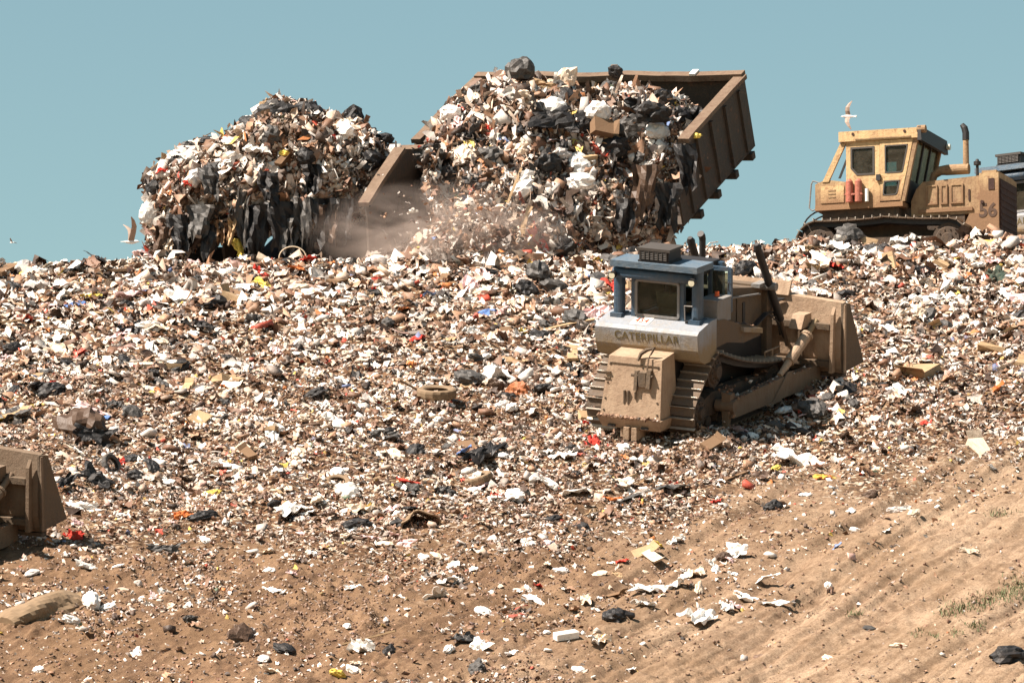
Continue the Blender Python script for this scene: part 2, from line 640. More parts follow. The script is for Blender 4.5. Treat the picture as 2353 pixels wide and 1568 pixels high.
# ------------------------------------------------------------------ ground: one sheet from the hill in view to the horizon
def build_ground():
    def axis(dense0, dense1, step, far):
        a = list(np.arange(dense0, dense1 + 1e-6, step))
        st, v = step, dense1
        while v < far:
            st *= 1.22
            v += st
            a.append(v)
        st, v = step, dense0
        lo = []
        while v > -far:
            st *= 1.22
            v -= st
            lo.append(v)
        return np.array(lo[::-1] + a)
    xs = axis(-14.4, 14.4, 0.055, 3500)
    ys = axis(107.5, 156.0, 0.10, 3600)
    X, Y = np.meshgrid(xs, ys)
    Z = height(X, Y)
    nx, ny = len(xs), len(ys)
    co = np.stack([X.ravel(), Y.ravel(), Z.ravel()], 1)
    i = np.arange(ny - 1)[:, None] * nx + np.arange(nx - 1)[None, :]
    q = np.stack([i, i + 1, i + nx + 1, i + nx], -1).reshape(-1, 4)
    me = bpy.data.meshes.new('ground')
    me.vertices.add(len(co))
    me.vertices.foreach_set('co', co.ravel())
    me.loops.add(q.size)
    me.loops.foreach_set('vertex_index', q.ravel())
    me.polygons.add(len(q))
    me.polygons.foreach_set('loop_start', np.arange(len(q)) * 4)
    me.polygons.foreach_set('loop_total', np.full(len(q), 4))
    me.update()
    me.polygons.foreach_set('use_smooth', [True] * len(q))
    px, py, _ = project(co[:, 0], co[:, 1], co[:, 2])
    near = (np.abs(co[:, 0]) < 60) & (co[:, 1] > 90) & (co[:, 1] < 200)
    wob = 90 * fbm(co[:, 0] / 1.6, co[:, 1] / 2.6, 61, 3)
    z = smooth(-90, 70, garbage_edge(px) - py + wob) * near
    z = np.where(co[:, 1] > 146, 1.0 * near, z)
    a = me.attributes.new('zone', 'FLOAT', 'POINT')
    a.data.foreach_set('value', z.astype(np.float32))
    dr = smooth(900, 2150, px + 0.9 * (py - 1300) + 220 * fbm(co[:, 0] / 2.2, co[:, 1] / 3.5, 63, 3))
    me.attributes.new('dry', 'FLOAT', 'POINT').data.foreach_set('value', dr.astype(np.float32))
    o = link('ground', me, M_GROUND)
    o['kind'] = 'structure'
    return o


build_ground()


# ------------------------------------------------------------------ refuse: small pieces past counting
def proto_set():
    """small crumpled shapes: (verts, tris) about one unit across, flat-ish in z"""
    rng = np.random.default_rng(3)
    out = []

    def ico(sub):
        bm = bmesh.new()
        bmesh.ops.create_icosphere(bm, subdivisions=sub, radius=0.5)
        bm.verts.ensure_lookup_table()
        v = np.array([x.co[:] for x in bm.verts])
        f = np.array([[a.index for a in x.verts] for x in bm.faces])
        bm.free()
        return v, f
    v1, f1 = ico(1)
    v2, f2 = ico(2)
    for k in range(10):                                    # lumps (20 faces)
        v = v1 * (1 + rng.normal(0, 0.36, (len(v1), 1)).clip(-.7, .8)) + rng.normal(0, .05, v1.shape)
        v = v * np.array([1, rng.uniform(.5, .9), rng.uniform(.3, .6)])
        out.append((v, f1, 'lump'))
    for k in range(8):                                     # finer lumps (80 faces)
        v = v2 * (1 + rng.normal(0, 0.24, (len(v2), 1)).clip(-.6, .6) + 0.28 * np.sin(v2 @ rng.normal(0, 7, (3, 1)) + k)) + rng.normal(0, .04, v2.shape)
        v = v * np.array([1, rng.uniform(.55, .9), rng.uniform(.35, .65)])
        out.append((v, f2, 'bag'))
    for k in range(14):                                    # crumpled sheets
        n = 3 if k < 9 else 5
        g = np.linspace(-.5, .5, n)
        gx, gy = np.meshgrid(g, g)
        jag = rng.normal(0, .09 if n == 3 else .05, (2, n, n))
        fx = gx * rng.uniform(.8, 1.1) + jag[0]
        fy = gy * rng.uniform(.45, .9) + jag[1]
        fz = rng.normal(0, .20 if n == 3 else .15, (n, n)) + .25 * (gx * math.cos(k) + gy * math.sin(k)) ** 2
        v = np.stack([fx.ravel(), fy.ravel(), fz.ravel()], 1)
        i = np.arange(n - 1)[:, None] * n + np.arange(n - 1)[None, :]
        t = np.concatenate([np.stack([i, i + 1, i + n], -1).reshape(-1, 3), np.stack([i + 1, i + n + 1, i + n], -1).reshape(-1, 3)])
        out.append((v, t, 'sheet' if n == 3 else 'bigsheet'))
    for k in range(5):                                     # flattened boxes
        s = np.array([.5, rng.uniform(.25, .45), rng.uniform(.05, .25)])
        v = np.array([[x, y, z] for z in (-1, 1) for y in (-1, 1) for x in (-1, 1)]) * s + rng.normal(0, .05, (8, 3))
        f = np.array([[0, 2, 1], [1, 2, 3], [4, 5, 6], [5, 7, 6], [0, 1, 4], [1, 5, 4], [2, 6, 3], [3, 6, 7], [0, 4, 2], [2, 4, 6], [1, 3, 5], [3, 7, 5]])
        out.append((v, f, 'box'))
    for k in range(6):                                     # torn strips
        n = 5
        v, L = [], rng.uniform(.8, 1.2)
        for j in range(n):
            x = (j / (n - 1) - .5) * 2 * L
            c = .18 * math.sin(j * 1.7 + k)
            w = rng.uniform(.10, .24)
            z = rng.normal(0, .12)
            v += [[x, c - w, z + rng.normal(0, .07)], [x + rng.normal(0, .1), c + w, z + rng.normal(0, .07)]]
        f = []
        for j in range(n - 1):
            a = 2 * j
            f += [[a, a + 2, a + 1], [a + 1, a + 2, a + 3]]
        out.append((np.array(v), np.array(f), 'strip'))
    for k in range(5):                                     # clods and crumbs
        v = np.array([[1, 0, 0], [-1, 0, 0], [0, 1, 0], [0, -1, 0], [0, 0, 1], [0, 0, -1]]) * .5 * rng.uniform(.6, 1.2, (6, 1)) + rng.normal(0, .08, (6, 3))
        f = np.array([[0, 2, 4], [2, 1, 4], [1, 3, 4], [3, 0, 4], [2, 0, 5], [1, 2, 5], [3, 1, 5], [0, 3, 5]])
        out.append((v * np.array([1, .8, .7]), f, 'clod'))
    for k in range(4):                                     # sticks and strips
        w = rng.uniform(.03, .07)
        v = []
        bend = rng.normal(0, .12, (4, 2))
        bend[0] = 0
        for j, x in enumerate(np.linspace(-.8, .8, 4)):
            c = np.array([x, bend[j, 0], bend[j, 1]])
            for a in (0, 2.1, 4.2):
                v.append(c + np.array([0, math.cos(a) * w, math.sin(a) * w]))
        f = []
        for j in range(3):
            for a in range(3):
                p, q = j * 3 + a, j * 3 + (a + 1) % 3
                f += [[p, q, p + 3], [q, q + 3, p + 3]]
        out.append((np.array(v), np.array(f), 'stick'))
    return out


PROTOS = proto_set()
BY_KIND = {}
for _i, _p in enumerate(PROTOS):
    BY_KIND.setdefault(_p[2], []).append(_i)

PAL = [((.80, .745, .68), 41), ((.69, .53, .41), 18), ((.42, .24, .145), 16), ((.165, .078, .043), 18), ((.018, .011, .009), 16), ((.30, .26, .23), 2),
       ((.55, .06, .03), 1.3), ((.60, .20, .05), .5), ((.72, .52, .10), .8), ((.72, .47, .40), 2.5), ((.14, .22, .42), .25), ((.10, .17, .10), .15)]
PAL_C = np.array([c for c, w in PAL])
PAL_W = np.array([w for c, w in PAL])


def rot_to(n, spin):
    """rotation matrices that take z to n with a spin about it"""
    n = n / np.linalg.norm(n, axis=1, keepdims=True)
    ref = np.stack([np.cos(spin), np.sin(spin), np.zeros_like(spin)], 1)
    x = ref - n * np.sum(ref * n, 1, keepdims=True)
    x /= np.linalg.norm(x, axis=1, keepdims=True) + 1e-9
    y = np.cross(n, x)
    return np.stack([x, y, n], 2)


def pieces_mesh(name, pos, nrm, size, kinds, cols, rng, mat=None, along=None):
    """one joined mesh of many small real pieces"""
    n = len(pos)
    spin = rng.uniform(0, 6.283, n)
    Rm = rot_to(nrm, spin)
    if along is not None:
        nn = nrm / np.linalg.norm(nrm, axis=1, keepdims=True)
        x = np.array(along)[None] + rng.normal(0, .45, (n, 3))
        x = x - nn * np.sum(x * nn, 1, keepdims=True)
        x /= np.linalg.norm(x, axis=1, keepdims=True) + 1e-9
        Rm = np.stack([x, np.cross(nn, x), nn], 2)
    sc = size[:, None] * rng.uniform(.75, 1.25, (n, 3))
    VV, FF, CC = [], [], []
    off = 0
    for k in np.unique(kinds):
        idx = np.where(kinds == k)[0]
        pv, pf, _ = PROTOS[k]
        v = pv[None] * sc[idx][:, None, :]
        v = np.einsum('nij,nvj->nvi', Rm[idx], v) + pos[idx][:, None, :]
        m = len(idx)
        VV.append(v.reshape(-1, 3))
        FF.append((pf[None] + (np.arange(m) * len(pv))[:, None, None] + off).reshape(-1, 3))
        CC.append(np.repeat(cols[idx], len(pv), 0))
        off += m * len(pv)
    V, T, C = np.concatenate(VV), np.concatenate(FF), np.concatenate(CC)
    me = bpy.data.meshes.new(name)
    me.vertices.add(len(V))
    me.vertices.foreach_set('co', V.ravel())
    me.loops.add(T.size)
    me.loops.foreach_set('vertex_index', T.ravel())
    me.polygons.add(len(T))
    me.polygons.foreach_set('loop_start', np.arange(len(T)) * 3)
    me.polygons.foreach_set('loop_total', np.full(len(T), 3))
    me.update()
    a = me.color_attributes.new('Col', 'FLOAT_COLOR', 'POINT')
    a.data.foreach_set('color', np.concatenate([C, np.ones((len(C), 1))], 1).astype(np.float32).ravel())
    return link(name, me, mat or M_HEAP)


def pick_kinds(rng, n, weights):
    names = list(weights)
    w = np.array([weights[k] for k in names], float)
    c = rng.choice(len(names), n, p=w / w.sum())
    out = np.empty(n, int)
    for i, k in enumerate(names):
        m = c == i
        out[m] = rng.choice(BY_KIND[k], m.sum())
    return out


def pick_cols(rng, n, dirt_lo=0.0, dirt_hi=0.55, weights=None):
    w = PAL_W if weights is None else weights
    c = PAL_C[rng.choice(len(PAL_C), n, p=w / w.sum())]
    c = c * rng.uniform(.72, 1.1, (n, 1))
    d = rng.uniform(dirt_lo, dirt_hi, (n, 1)) ** 1.5
    return np.clip(c * (1 - d) + np.array([.18, .106, .066]) * d, 0, .86)


def slope_normal(x, y):
    e = 0.15
    hx = (height(x + e, y, False) - height(x - e, y, False)) / (2 * e)
    hy = (height(x, y + e, False) - height(x, y - e, False)) / (2 * e)
    n = np.stack([-hx, -hy, np.ones_like(hx)], 1)
    return n / np.linalg.norm(n, axis=1, keepdims=True)


def density(X, Y, x, y):
    """how thickly refuse lies at a place (1 = covered)"""
    wob = 60 * fbm(x / 1.5, y / 2.5, 71, 3)
    d = garbage_edge(X) - Y + wob
    dense = smooth(-50, 60, d)
    tail = np.exp(np.minimum(0, d + 20) / np.interp(X, [0, 900, 1500, 2352], [240, 210, 90, 40])) * 0.68
    patch = np.clip(fbm(x / 1.0, y / 1.8, 77, 3) * 1.0 + 0.05, 0, 1)
    tail = tail * (0.15 + 1.6 * patch)
    floor_ = np.interp(X, [0, 1100, 1600, 2352], [.05, .045, .018, .006]) * (0.3 + 1.5 * patch)
    return np.clip(np.maximum(dense, tail + floor_), 0, 1)


def scatter_slope(name, n, size_fn, weights, seed, sink, dirt=(0, .6), dmul=1.0, tilt=0.4, y0=108.5, y1=152.0, colw=None, pw=1.0):
    rng = np.random.default_rng(seed)
    x = rng.uniform(-14.2, 14.2, n)
    y = rng.uniform(y0, y1, n)
    z = height(x, y)
    X, Y, s = project(x, y, z)
    if name == 'soil_clods':
        dmul = dmul * (0.25 + 1.3 * smooth(-0.1, 0.7, fbm(x / 1.7, y / 2.4, 55, 3)) * smooth(2200, 1200, X))
    keep = rng.uniform(0, 1, n) < np.clip(density(X, Y, x, y) ** pw * dmul, 0, 1)
    x, y, z, X, Y = x[keep], y[keep], z[keep], X[keep], Y[keep]
    m = len(x)
    size = size_fn(rng, m, X, Y)
    nr = slope_normal(x, y) + rng.normal(0, tilt, (m, 3))
    nr[:, 2] = np.abs(nr[:, 2]) + 0.05
    pos = np.stack([x, y, z + size * sink * rng.uniform(-.4, 1.0, m)], 1)
    kinds = pick_kinds(rng, m, weights)
    cw = PAL_W if colw is None else colw
    cols = pick_cols(rng, m, dirt[0], dirt[1], cw)
    # whole patches that were driven over are browner than the freshly tipped ones near the top
    pb = np.clip(fbm(x / 1.6, y / 2.4, 91, 3) * .8 + .56 * smooth(600, 1150, Y) - .16, 0, .7)[:, None] * rng.uniform(.2, 1, (m, 1))
    cols = cols * (1 - pb) + np.array([.155, .082, .048]) * pb * rng.uniform(.6, 1.3, (m, 1))
    o = pieces_mesh(name, pos, nr, size, kinds, cols, rng)
    o['kind'] = 'stuff'
    return o


def sz(lo, hi, top=1.35, low=0.8):
    def f(rng, m, X, Y):
        s = np.exp(rng.uniform(math.log(lo), math.log(hi), m))
        return s * np.interp(Y, [540, 700, 950, 1250], [top * 1.25, top, 1.0, low])
    return f


fine = scatter_slope('crushed_refuse', 105000, sz(.045, .14), {'sheet': 7, 'lump': .3, 'box': .9, 'stick': .9, 'strip': 1.2}, 101, .3, (0, .6), 1.0, .65)
fine['label'] = 'small crushed scraps of paper, plastic and soil covering the garbage slope'
mid = scatter_slope('loose_refuse', 27000, sz(.10, .27), {'bag': .7, 'sheet': 2.5, 'bigsheet': 5, 'box': .8, 'stick': .7, 'strip': 1.2}, 102, .32, (0, .5), .8, .5)
mid['label'] = 'loose hand sized rubbish strewn over the whole garbage slope'
wh = PAL_W.copy()
wh[3] *= 2.5
clods = scatter_slope('soil_clods', 190000, sz(.02, .10, 1, 1), {'clod': 1}, 103, .2, (.75, 1.05), 1.0, .4, colw=wh, pw=.33, y1=136.0)
scraps = scatter_slope('scattered_scraps', 150000, sz(.03, .11, 1, 1), {'sheet': 1, 'box': .15}, 104, .25, (0, .35), .32, .5, pw=.62, y1=136.0)
scraps['label'] = 'small pale scraps of paper and plastic scattered over the soil below the garbage'
clods['label'] = 'small clods and scraps lying on the brown cover soil'


# ------------------------------------------------------------------ machine materials
M_BLUE = paint('blue_grey_paint', (0.035, 0.07, 0.11), (0.11, 0.10, 0.09), 0.26, None, 0.45)
M_ROOF = paint('blue_roof_paint', (0.075, 0.125, 0.175), (0.15, 0.15, 0.145), 0.34, None, 0.5, streak=False)
M_PALE = paint('pale_tank_paint', (0.25, 0.27, 0.30), (0.24, 0.175, 0.10), 0.24, (1.5, 2.22), 0.5)
M_TAN = paint('dusty_tan_steel', (0.42, 0.30, 0.20), (0.20, 0.122, 0.074), 0.44, None, 0.8)
M_BROWN = paint('muddy_steel', (0.095, 0.075, 0.055), (0.135, 0.085, 0.046), 0.5, None, 0.8)
M_GREYBOX = paint('grey_box_paint', (0.20, 0.205, 0.21), (0.2, 0.15, 0.10), 0.36, None, 0.6)
M_DARK = plain('dark_steel', (0.022, 0.02, 0.02), 0.6, 0.2, 0.2, 10)
M_TRACK = paint('track_steel', (0.085, 0.066, 0.052), (0.14, 0.088, 0.05), 0.5, None, 0.6, 0.2)
M_GROUSER = paint('polished_grouser', (0.42, 0.37, 0.31), (0.15, 0.10, 0.06), 0.3, None, 0.38, 0.55)
M_ARM = paint('caked_arm_steel', (0.19, 0.138, 0.092), (0.125, 0.078, 0.046), 0.5, None, 0.85)
M_HUB = paint('caked_shaded_hub', (0.03, 0.024, 0.02), (0.10, 0.062, 0.036), 0.5, None, 0.85)  # base darkened to paint in track recess shade, mud over it
M_RUBBERSEAL = plain('rubber_seal', (0.05, 0.042, 0.035), 0.7)
M_YELLOW = paint('worn_yellow_paint', (0.60, 0.43, 0.215), (0.22, 0.125, 0.066), 0.47, (1.0, 2.2), 0.55, rust=(0.22, 0.09, 0.035), soft=0.2)
M_YELLOWCAB = paint('cab_yellow_paint', (0.62, 0.425, 0.20), (0.25, 0.14, 0.072), 0.36, (1.2, 1.9), 0.5, rust=(0.30, 0.13, 0.045), soft=0.18)
M_YELLOWDIRT = paint('muddy_yellow_paint', (0.45, 0.305, 0.155), (0.19, 0.11, 0.062), 0.58, None, 0.7, rust=(0.2, 0.085, 0.04))
M_RUST = paint('rusty_grille', (0.035, 0.014, 0.010), (0.075, 0.034, 0.022), 0.42, None, 0.85)
M_RED = paint('faded_red_paint', (0.42, 0.10, 0.06), (0.26, 0.12, 0.075), 0.45, None, 0.5)
M_WHITE = plain('white_enamel', (0.75, 0.72, 0.66), 0.5)
M_WAGON = paint('wagon_steel', (0.035, 0.030, 0.025), (0.080, 0.058, 0.040), 0.45, None, 0.7, rust=(0.14, 0.06, 0.03))
M_RIM = paint('wagon_rim_steel', (0.19, 0.128, 0.082), (0.10, 0.06, 0.036), 0.48, None, 0.75, rust=(0.10, 0.04, 0.02))
M_SEAT = plain('seat_vinyl', (0.3, 0.2, 0.11), 0.7)
M_ORANGE = plain('orange_lens', (0.75, 0.12, 0.03), 0.3)
M_LENS = plain('lamp_lens', (0.6, 0.56, 0.42), 0.2)
M_LETTER = plain('worn_letter_paint', (0.12, 0.088, 0.03), 0.7)
M_REDLETTER = plain('red_letter_paint', (0.55, 0.08, 0.04), 0.6)
M_BROWNLETTER = plain('brown_letter_paint', (0.07, 0.035, 0.018), 0.7)


def glass_mat():
    m, nt, b = new_mat('dusty_cab_glass')
    tr = nt.nodes.new('ShaderNodeBsdfTransparent')
    tr.inputs[0].default_value = (0.66, 0.76, 0.72, 1)
    b.inputs['Base Color'].default_value = (0.16, 0.13, 0.09, 1)
    b.inputs['Roughness'].default_value = 0.12
    tc = nt.nodes.new('ShaderNodeTexCoord')
    n = noise_node(nt, 5, 5, 0.7, tc.outputs['Object'])
    fr = nt.nodes.new('ShaderNodeFresnel')
    fr.inputs[0].default_value = 1.45
    dust = ramp(nt, n.outputs[0], [(0.40, (0.10, 0.10, 0.10)), (0.80, (0.32, 0.32, 0.32))]).outputs[0]
    f = mathn(nt, 'ADD', mathn(nt, 'MULTIPLY', fr.outputs[0], 1.0), dust, True)
    mx = nt.nodes.new('ShaderNodeMixShader')
    nt.links.new(f, mx.inputs[0])
    nt.links.new(tr.outputs[0], mx.inputs[1])
    nt.links.new(b.outputs[0], mx.inputs[2])
    nt.links.new(mx.outputs[0], nt.nodes['Material Output'].inputs['Surface'])
    return m


M_GLASS = glass_mat()


# ------------------------------------------------------------------ crawler track
def belt_path(circles, step, sag=None):
    """closed outline round circles (cy, cz, r) listed counter-clockwise, as evenly spaced points with tangents"""
    n = len(circles)
    tang = []
    for i in range(n):
        c1, c2 = circles[i], circles[(i + 1) % n]
        d = Vector((c2[0] - c1[0], c2[1] - c1[1]))
        L = d.length
        d = d / L
        n0 = Vector((d.y, -d.x))
        sb = (c1[2] - c2[2]) / L
        cb = math.sqrt(max(0, 1 - sb * sb))
        nn = n0 * cb + d * sb
        tang.append((Vector(c1[:2]) + nn * c1[2], Vector(c2[:2]) + nn * c2[2], nn))
    pts = []
    for i in range(n):
        a, b, nn = tang[i]
        K = max(2, int((b - a).length / 0.04))
        s = (sag or {}).get(i, 0)
        for k in range(K):
            t = k / K
            q = a.lerp(b, t)
            q = q + Vector((0, -1)) * s * 4 * t * (1 - t)
            pts.append(q)
        c = circles[(i + 1) % n]
        n2 = tang[(i + 1) % n][2]
        a0 = math.atan2(nn.y, nn.x)
        a1 = math.atan2(n2.y, n2.x)
        while a1 < a0 - 1e-6:
            a1 += 2 * math.pi
        K = max(1, int((a1 - a0) * c[2] / 0.04))
        for k in range(K):
            t = a0 + (a1 - a0) * k / K
            pts.append(Vector((c[0] + math.cos(t) * c[2], c[1] + math.sin(t) * c[2])))
    L = [0.0]
    for i in range(len(pts)):
        L.append(L[-1] + (pts[(i + 1) % len(pts)] - pts[i]).length)
    tot = L[-1]
    N = int(round(tot / step))
    out = []
    j = 0
    for k in range(N):
        w = tot * k / N
        while L[j + 1] < w:
            j += 1
        t = (w - L[j]) / max(1e-9, L[j + 1] - L[j])
        a, b = pts[j], pts[(j + 1) % len(pts)]
        out.append((a.lerp(b, t), (b - a).normalized()))
    return out, pts


def shoe_mesh(w, p):
    bm = bmesh.new()
    bx(bm, -w / 2, w / 2, -p * .47, p * .47, 0, .028)
    n0 = len(bm.faces)
    prism(bm, [(-p * .47, .028), (-p * .36, .028), (-p * .40, .085), (-p * .45, .085)], -w / 2, w / 2)
    for i, f in enumerate(bm.faces):
        f.material_index = 1 if i >= n0 else 0
    bmesh.ops.recalc_face_normals(bm, faces=bm.faces)
    me = bpy.data.meshes.new('track_shoe')
    bm.to_mesh(me)
    bm.free()
    me.materials.append(M_TRACK)
    me.materials.append(M_GROUSER)
    return me


def track(root, xc, w, circles, pitch, sag=None):
    path, pts = belt_path(circles, pitch, sag)
    bm = bmesh.new()
    ring0, ring1 = [], []
    P2 = pts[::2]
    n = len(P2)
    for sgn in (-1, 1):
        for q0 in (-1, 1):
            pass
    outer = [(q.x, q.y) for q in P2]
    cen = Vector((sum(q[0] for q in outer) / n, sum(q[1] for q in outer) / n))
    inner = []
    for i in range(n):
        d = (P2[(i + 1) % n] - P2[i - 1]).normalized()
        nn = Vector((-d.y, d.x))
        inner.append((P2[i].x + nn.x * .11, P2[i].y + nn.y * .11))
    bm = frame_bm(outer, inner, xc - w * .22, xc + w * .22, 'x')
    belt = part('track', bm, M_DARK, root)
    sm = shoe_mesh(w, pitch)
    for q, d in path:
        o = bpy.data.objects.new('track_shoe', sm)
        COL.objects.link(o)
        o.parent = belt
        up = Vector((0, d.y, -d.x))           # outward
        fw = Vector((0, d.x, d.y))
        m = Matrix((Vector((1, 0, 0)), fw, up)).transposed()
        if m.determinant() < 0:
            m = Matrix((Vector((-1, 0, 0)), fw, up)).transposed()
        o.matrix_local = Matrix.Translation((xc, q.x, q.y)) @ m.to_4x4()
    return belt


def disc(root, name, x0, x1, y, z, r, hub, mat, teeth=0):
    bm = bmesh.new()
    cyl(bm, (x0, y, z), (x1, y, z), r, r, 24)
    s = 1 if x1 > 0 else -1
    xo = max(x0, x1) if s > 0 else min(x0, x1)
    cyl(bm, (xo, y, z), (xo + s * .05, y, z), r * .8, r * .72, 24)
    cyl(bm, (xo + s * .05, y, z), (xo + s * .11, y, z), hub, hub * .8, 16)
    for k in range(10):
        a = 2 * math.pi * k / 10
        cy, cz = y + math.cos(a) * r * .6, z + math.sin(a) * r * .6
        cyl(bm, (xo + s * .05, cy, cz), (xo + s * .075, cy, cz), .02, .02, 6)
    return part(name, bm, mat, root)


def window(root, outline, a0, a1, axis, fw=0.05, frame_mat=None, pane_mat=None):
    """window_frame with its pane; outline counter-clockwise"""
    fr = part('window_frame', frame_bm(outline, inset(outline, fw), a0, a1, axis), frame_mat or M_RUBBERSEAL, root)
    bm = bmesh.new()
    mid = (a0 + a1) / 2
    prism(bm, inset(outline, fw * .8), mid - .006, mid + .006, axis)
    part('pane', bm, pane_mat or M_GLASS, fr)
    return fr


# ------------------------------------------------------------------ blue grey bulldozer
def build_blue_dozer(mat4):
    r = thing('bulldozer', 'blue grey crawler bulldozer with tan mud climbing the garbage slope, seen from behind', 'bulldozer', mat4, 'bulldozers working on the landfill')
    bm = bmesh.new()
    bx(bm, -.56, .56, .36, 4.6, .48, 1.5)
    part('main_frame', bm, M_DARK, r, bevel=.03)
    circles = [(.52, .47, .45), (4.05, .47, .45), (1.22, 1.22, .37)]
    for s in (-1, 1):
        track(r, s * .93, .62, circles, .205, {1: .10})
        disc(r, 'sprocket', s * .76, s * 1.12, 1.22, 1.22, .33, .16, M_HUB)
        disc(r, 'idler', s * .78, s * 1.1, .52, .47, .36, .14, M_HUB)
        disc(r, 'idler', s * .78, s * 1.1, 4.05, .47, .36, .14, M_HUB)
        bm = bmesh.new()
        prism(bm, [(.6, .3), (4.0, .3), (4.0, .62), (3.2, .74), (1.2, .78), (.6, .6)], s * .8, s * 1.06)
        part('roller_frame', bm, M_HUB, r, bevel=.02)
        for k in range(6):
            bm = bmesh.new()
            y = 1.0 + k * .5
            cyl(bm, (s * .76, y, .2), (s * 1.1, y, .2), .12, .12, 12)
            part('track_roller', bm, M_HUB, r)
    # rear fuel tank that carries the maker's name
    bm = bmesh.new()
    prism(bm, [(.66, 1.48), (.44, 1.58), (.34, 1.80), (.30, 2.13), (.38, 2.20), (.96, 2.335), (1.2, 2.34), (1.2, 1.48)], -1.19, 1.17)
    ft = part('fuel_tank', bm, M_PALE, r, bevel=.035, seg=2)
    ang = math.atan2(.04, .33)
    m = Matrix.Translation((.0, .313, 1.99)) @ Matrix.Rotation(R(90) + ang, 4, 'X')
    part('lettering', text_bm('CATERPILLAR', .235, m, .004, 1.05, 0.0), M_LETTER, ft)
    bm = bmesh.new()
    bx(bm, -.20, .20, -.19, .19, 0, .006)
    m2 = Matrix.Translation((-.26, .62, 2.259)) @ Matrix.Rotation(math.atan2(.135, .58), 4, 'X')
    bmesh.ops.transform(bm, matrix=m2, verts=bm.verts)
    part('number_plate', bm, M_WHITE, ft)
    m3 = m2 @ Matrix.Translation((0, 0, .009))
    part('number', text_bm('454', .2, m3 @ Matrix.Scale(1.55, 4, (0, 1, 0)), .004, 1.05, .001), M_REDLETTER, ft)
    bm = bmesh.new()
    cyl(bm, (.72, .75, 2.25), (.72, .75, 2.33), .05)
    part('filler_cap', bm, M_DARK, ft)
    for s in (-1, 1):
        bm = bmesh.new()
        prism(bm, [(1.203, 1.72), (1.203, 2.29), (1.6, 2.26), (2.35, 2.02), (3.15, 1.84), (3.3, 1.62), (2.5, 1.6), (1.7, 1.75)], s * .60, s * 1.16)
        part('fender', bm, M_BROWN, r, bevel=.025)
    bm = bmesh.new()
    hexa(bm, [(.98, 2.35, 1.86), (1.24, 2.35, 1.86), (1.24, 3.25, 1.68), (.98, 3.25, 1.68), (.98, 2.35, 1.97), (1.24, 2.35, 1.97), (1.24, 3.25, 1.79), (.98, 3.25, 1.79)])
    part('step', bm, M_PALE, r, bevel=.02)
    # counterweight box over the drawbar
    bm = bmesh.new()
    hexa(bm, [(-.69, -.42, .46), (.69, -.42, .46), (.69, .355, .46), (-.69, .355, .46), (-.60, -.20, 1.66), (.62, -.20, 1.66), (.62, .36, 1.73), (-.60, .36, 1.73)])
    cw = part('counterweight', bm, M_TAN, r, bevel=.035, seg=2)
    bm = bmesh.new()
    bx(bm, -.55, .57, -.245, -.215, 1.52, 1.535)
    part('seam', bm, M_BROWN, cw)
    bm = bmesh.new()
    hexa(bm, [(.06, -.40, 1.02), (.13, -.40, 1.02), (.13, -.26, 1.02), (.06, -.26, 1.02), (.06, -.34, 1.42), (.13, -.34, 1.42), (.13, -.2, 1.42), (.06, -.2, 1.42)])
    hexa(bm, [(.34, -.40, 1.08), (.43, -.40, 1.08), (.43, -.26, 1.08), (.34, -.26, 1.08), (.34, -.34, 1.45), (.43, -.34, 1.45), (.43, -.2, 1.45), (.34, -.2, 1.45)])
    cyl(bm, (-.02, -.32, 1.33), (.47, -.32, 1.33), .035, seg=8)
    bx(bm, .15, .32, -.36, -.28, 1.10, 1.40)
    part('hitch_bracket', bm, M_BROWN, r, bevel=.01)
    bm = bmesh.new()
    tube(bm, [(.10, -.27, 1.62), (.14, -.21, 1.76), (.24, -.14, 1.84), (.40, -.12, 1.88), (.36, -.20, 1.76)], [.03, .045, .05, .04, .02], 6)
    tube(bm, [(.40, -.13, 1.90), (.34, -.25, 1.7), (.33, -.31, 1.45)], .014, 5)
    part('lifting_hook', bm, M_BROWN, r)
    for x, z0, z1 in ((-.16, .72, 1.0), (-.07, .72, 1.0), (.09, .84, .98)):
        bm = bmesh.new()
        bx(bm, x - .014, x + .014, -.385, -.33, z0, z1)
        part('weld_bead', bm, M_BROWN, cw)
    for z in (1.32, 1.20):
        bm = bmesh.new()
        bx(bm, -.66, -.52, -.31, -.2, z, z + .025)
        part('hinge', bm, M_BROWN, cw)
    bm = bmesh.new()
    hexa(bm, [(-.66, -.36, .20), (.66, -.36, .20), (.66, .3, .20), (-.66, .3, .20), (-.74, -.5, .45), (.74, -.5, .45), (.74, .35, .45), (-.74, .35, .45)])
    tb = part('tow_beam', bm, M_TAN, r, bevel=.02)
    for x in (-.42, .34):
        bm = bmesh.new()
        bx(bm, x - .08, x + .08, -.45, -.40, .235, .275)
        part('slot', bm, M_DARK, tb)
    bm = bmesh.new()
    bx(bm, -.22, .22, -.42, .3, .03, .2)
    bx(bm, -.1, .02, -.52, -.3, .0, .26)
    bx(bm, .08, .2, -.52, -.3, .0, .26)
    part('drawbar', bm, M_TAN, r, bevel=.02)
    # cab
    bm = bmesh.new()
    bx(bm, -.60, .60, 1.203, 2.45, 1.5, 2.3)
    part('cab_base', bm, M_BLUE, r, bevel=.02)
    for x in (-.56, .56):
        for y in (.86, 2.38):
            bm = bmesh.new()
            bx(bm, x - .045, x + .045, y - .05, y + .05, 2.303, 3.12)
            part('cab_post', bm, M_BLUE, r, bevel=.01)
    bm = bmesh.new()
    bx(bm, -.63, .63, .8, 2.45, 3.122, 3.34)
    part('cab_header', bm, M_DARK, r, bevel=.02)  # dark colour stands for the shade below the roof
    window(r, rrect(-.515, .515, 2.315, 3.10, .08), .79, .87, 'y', .055, M_GREYBOX)
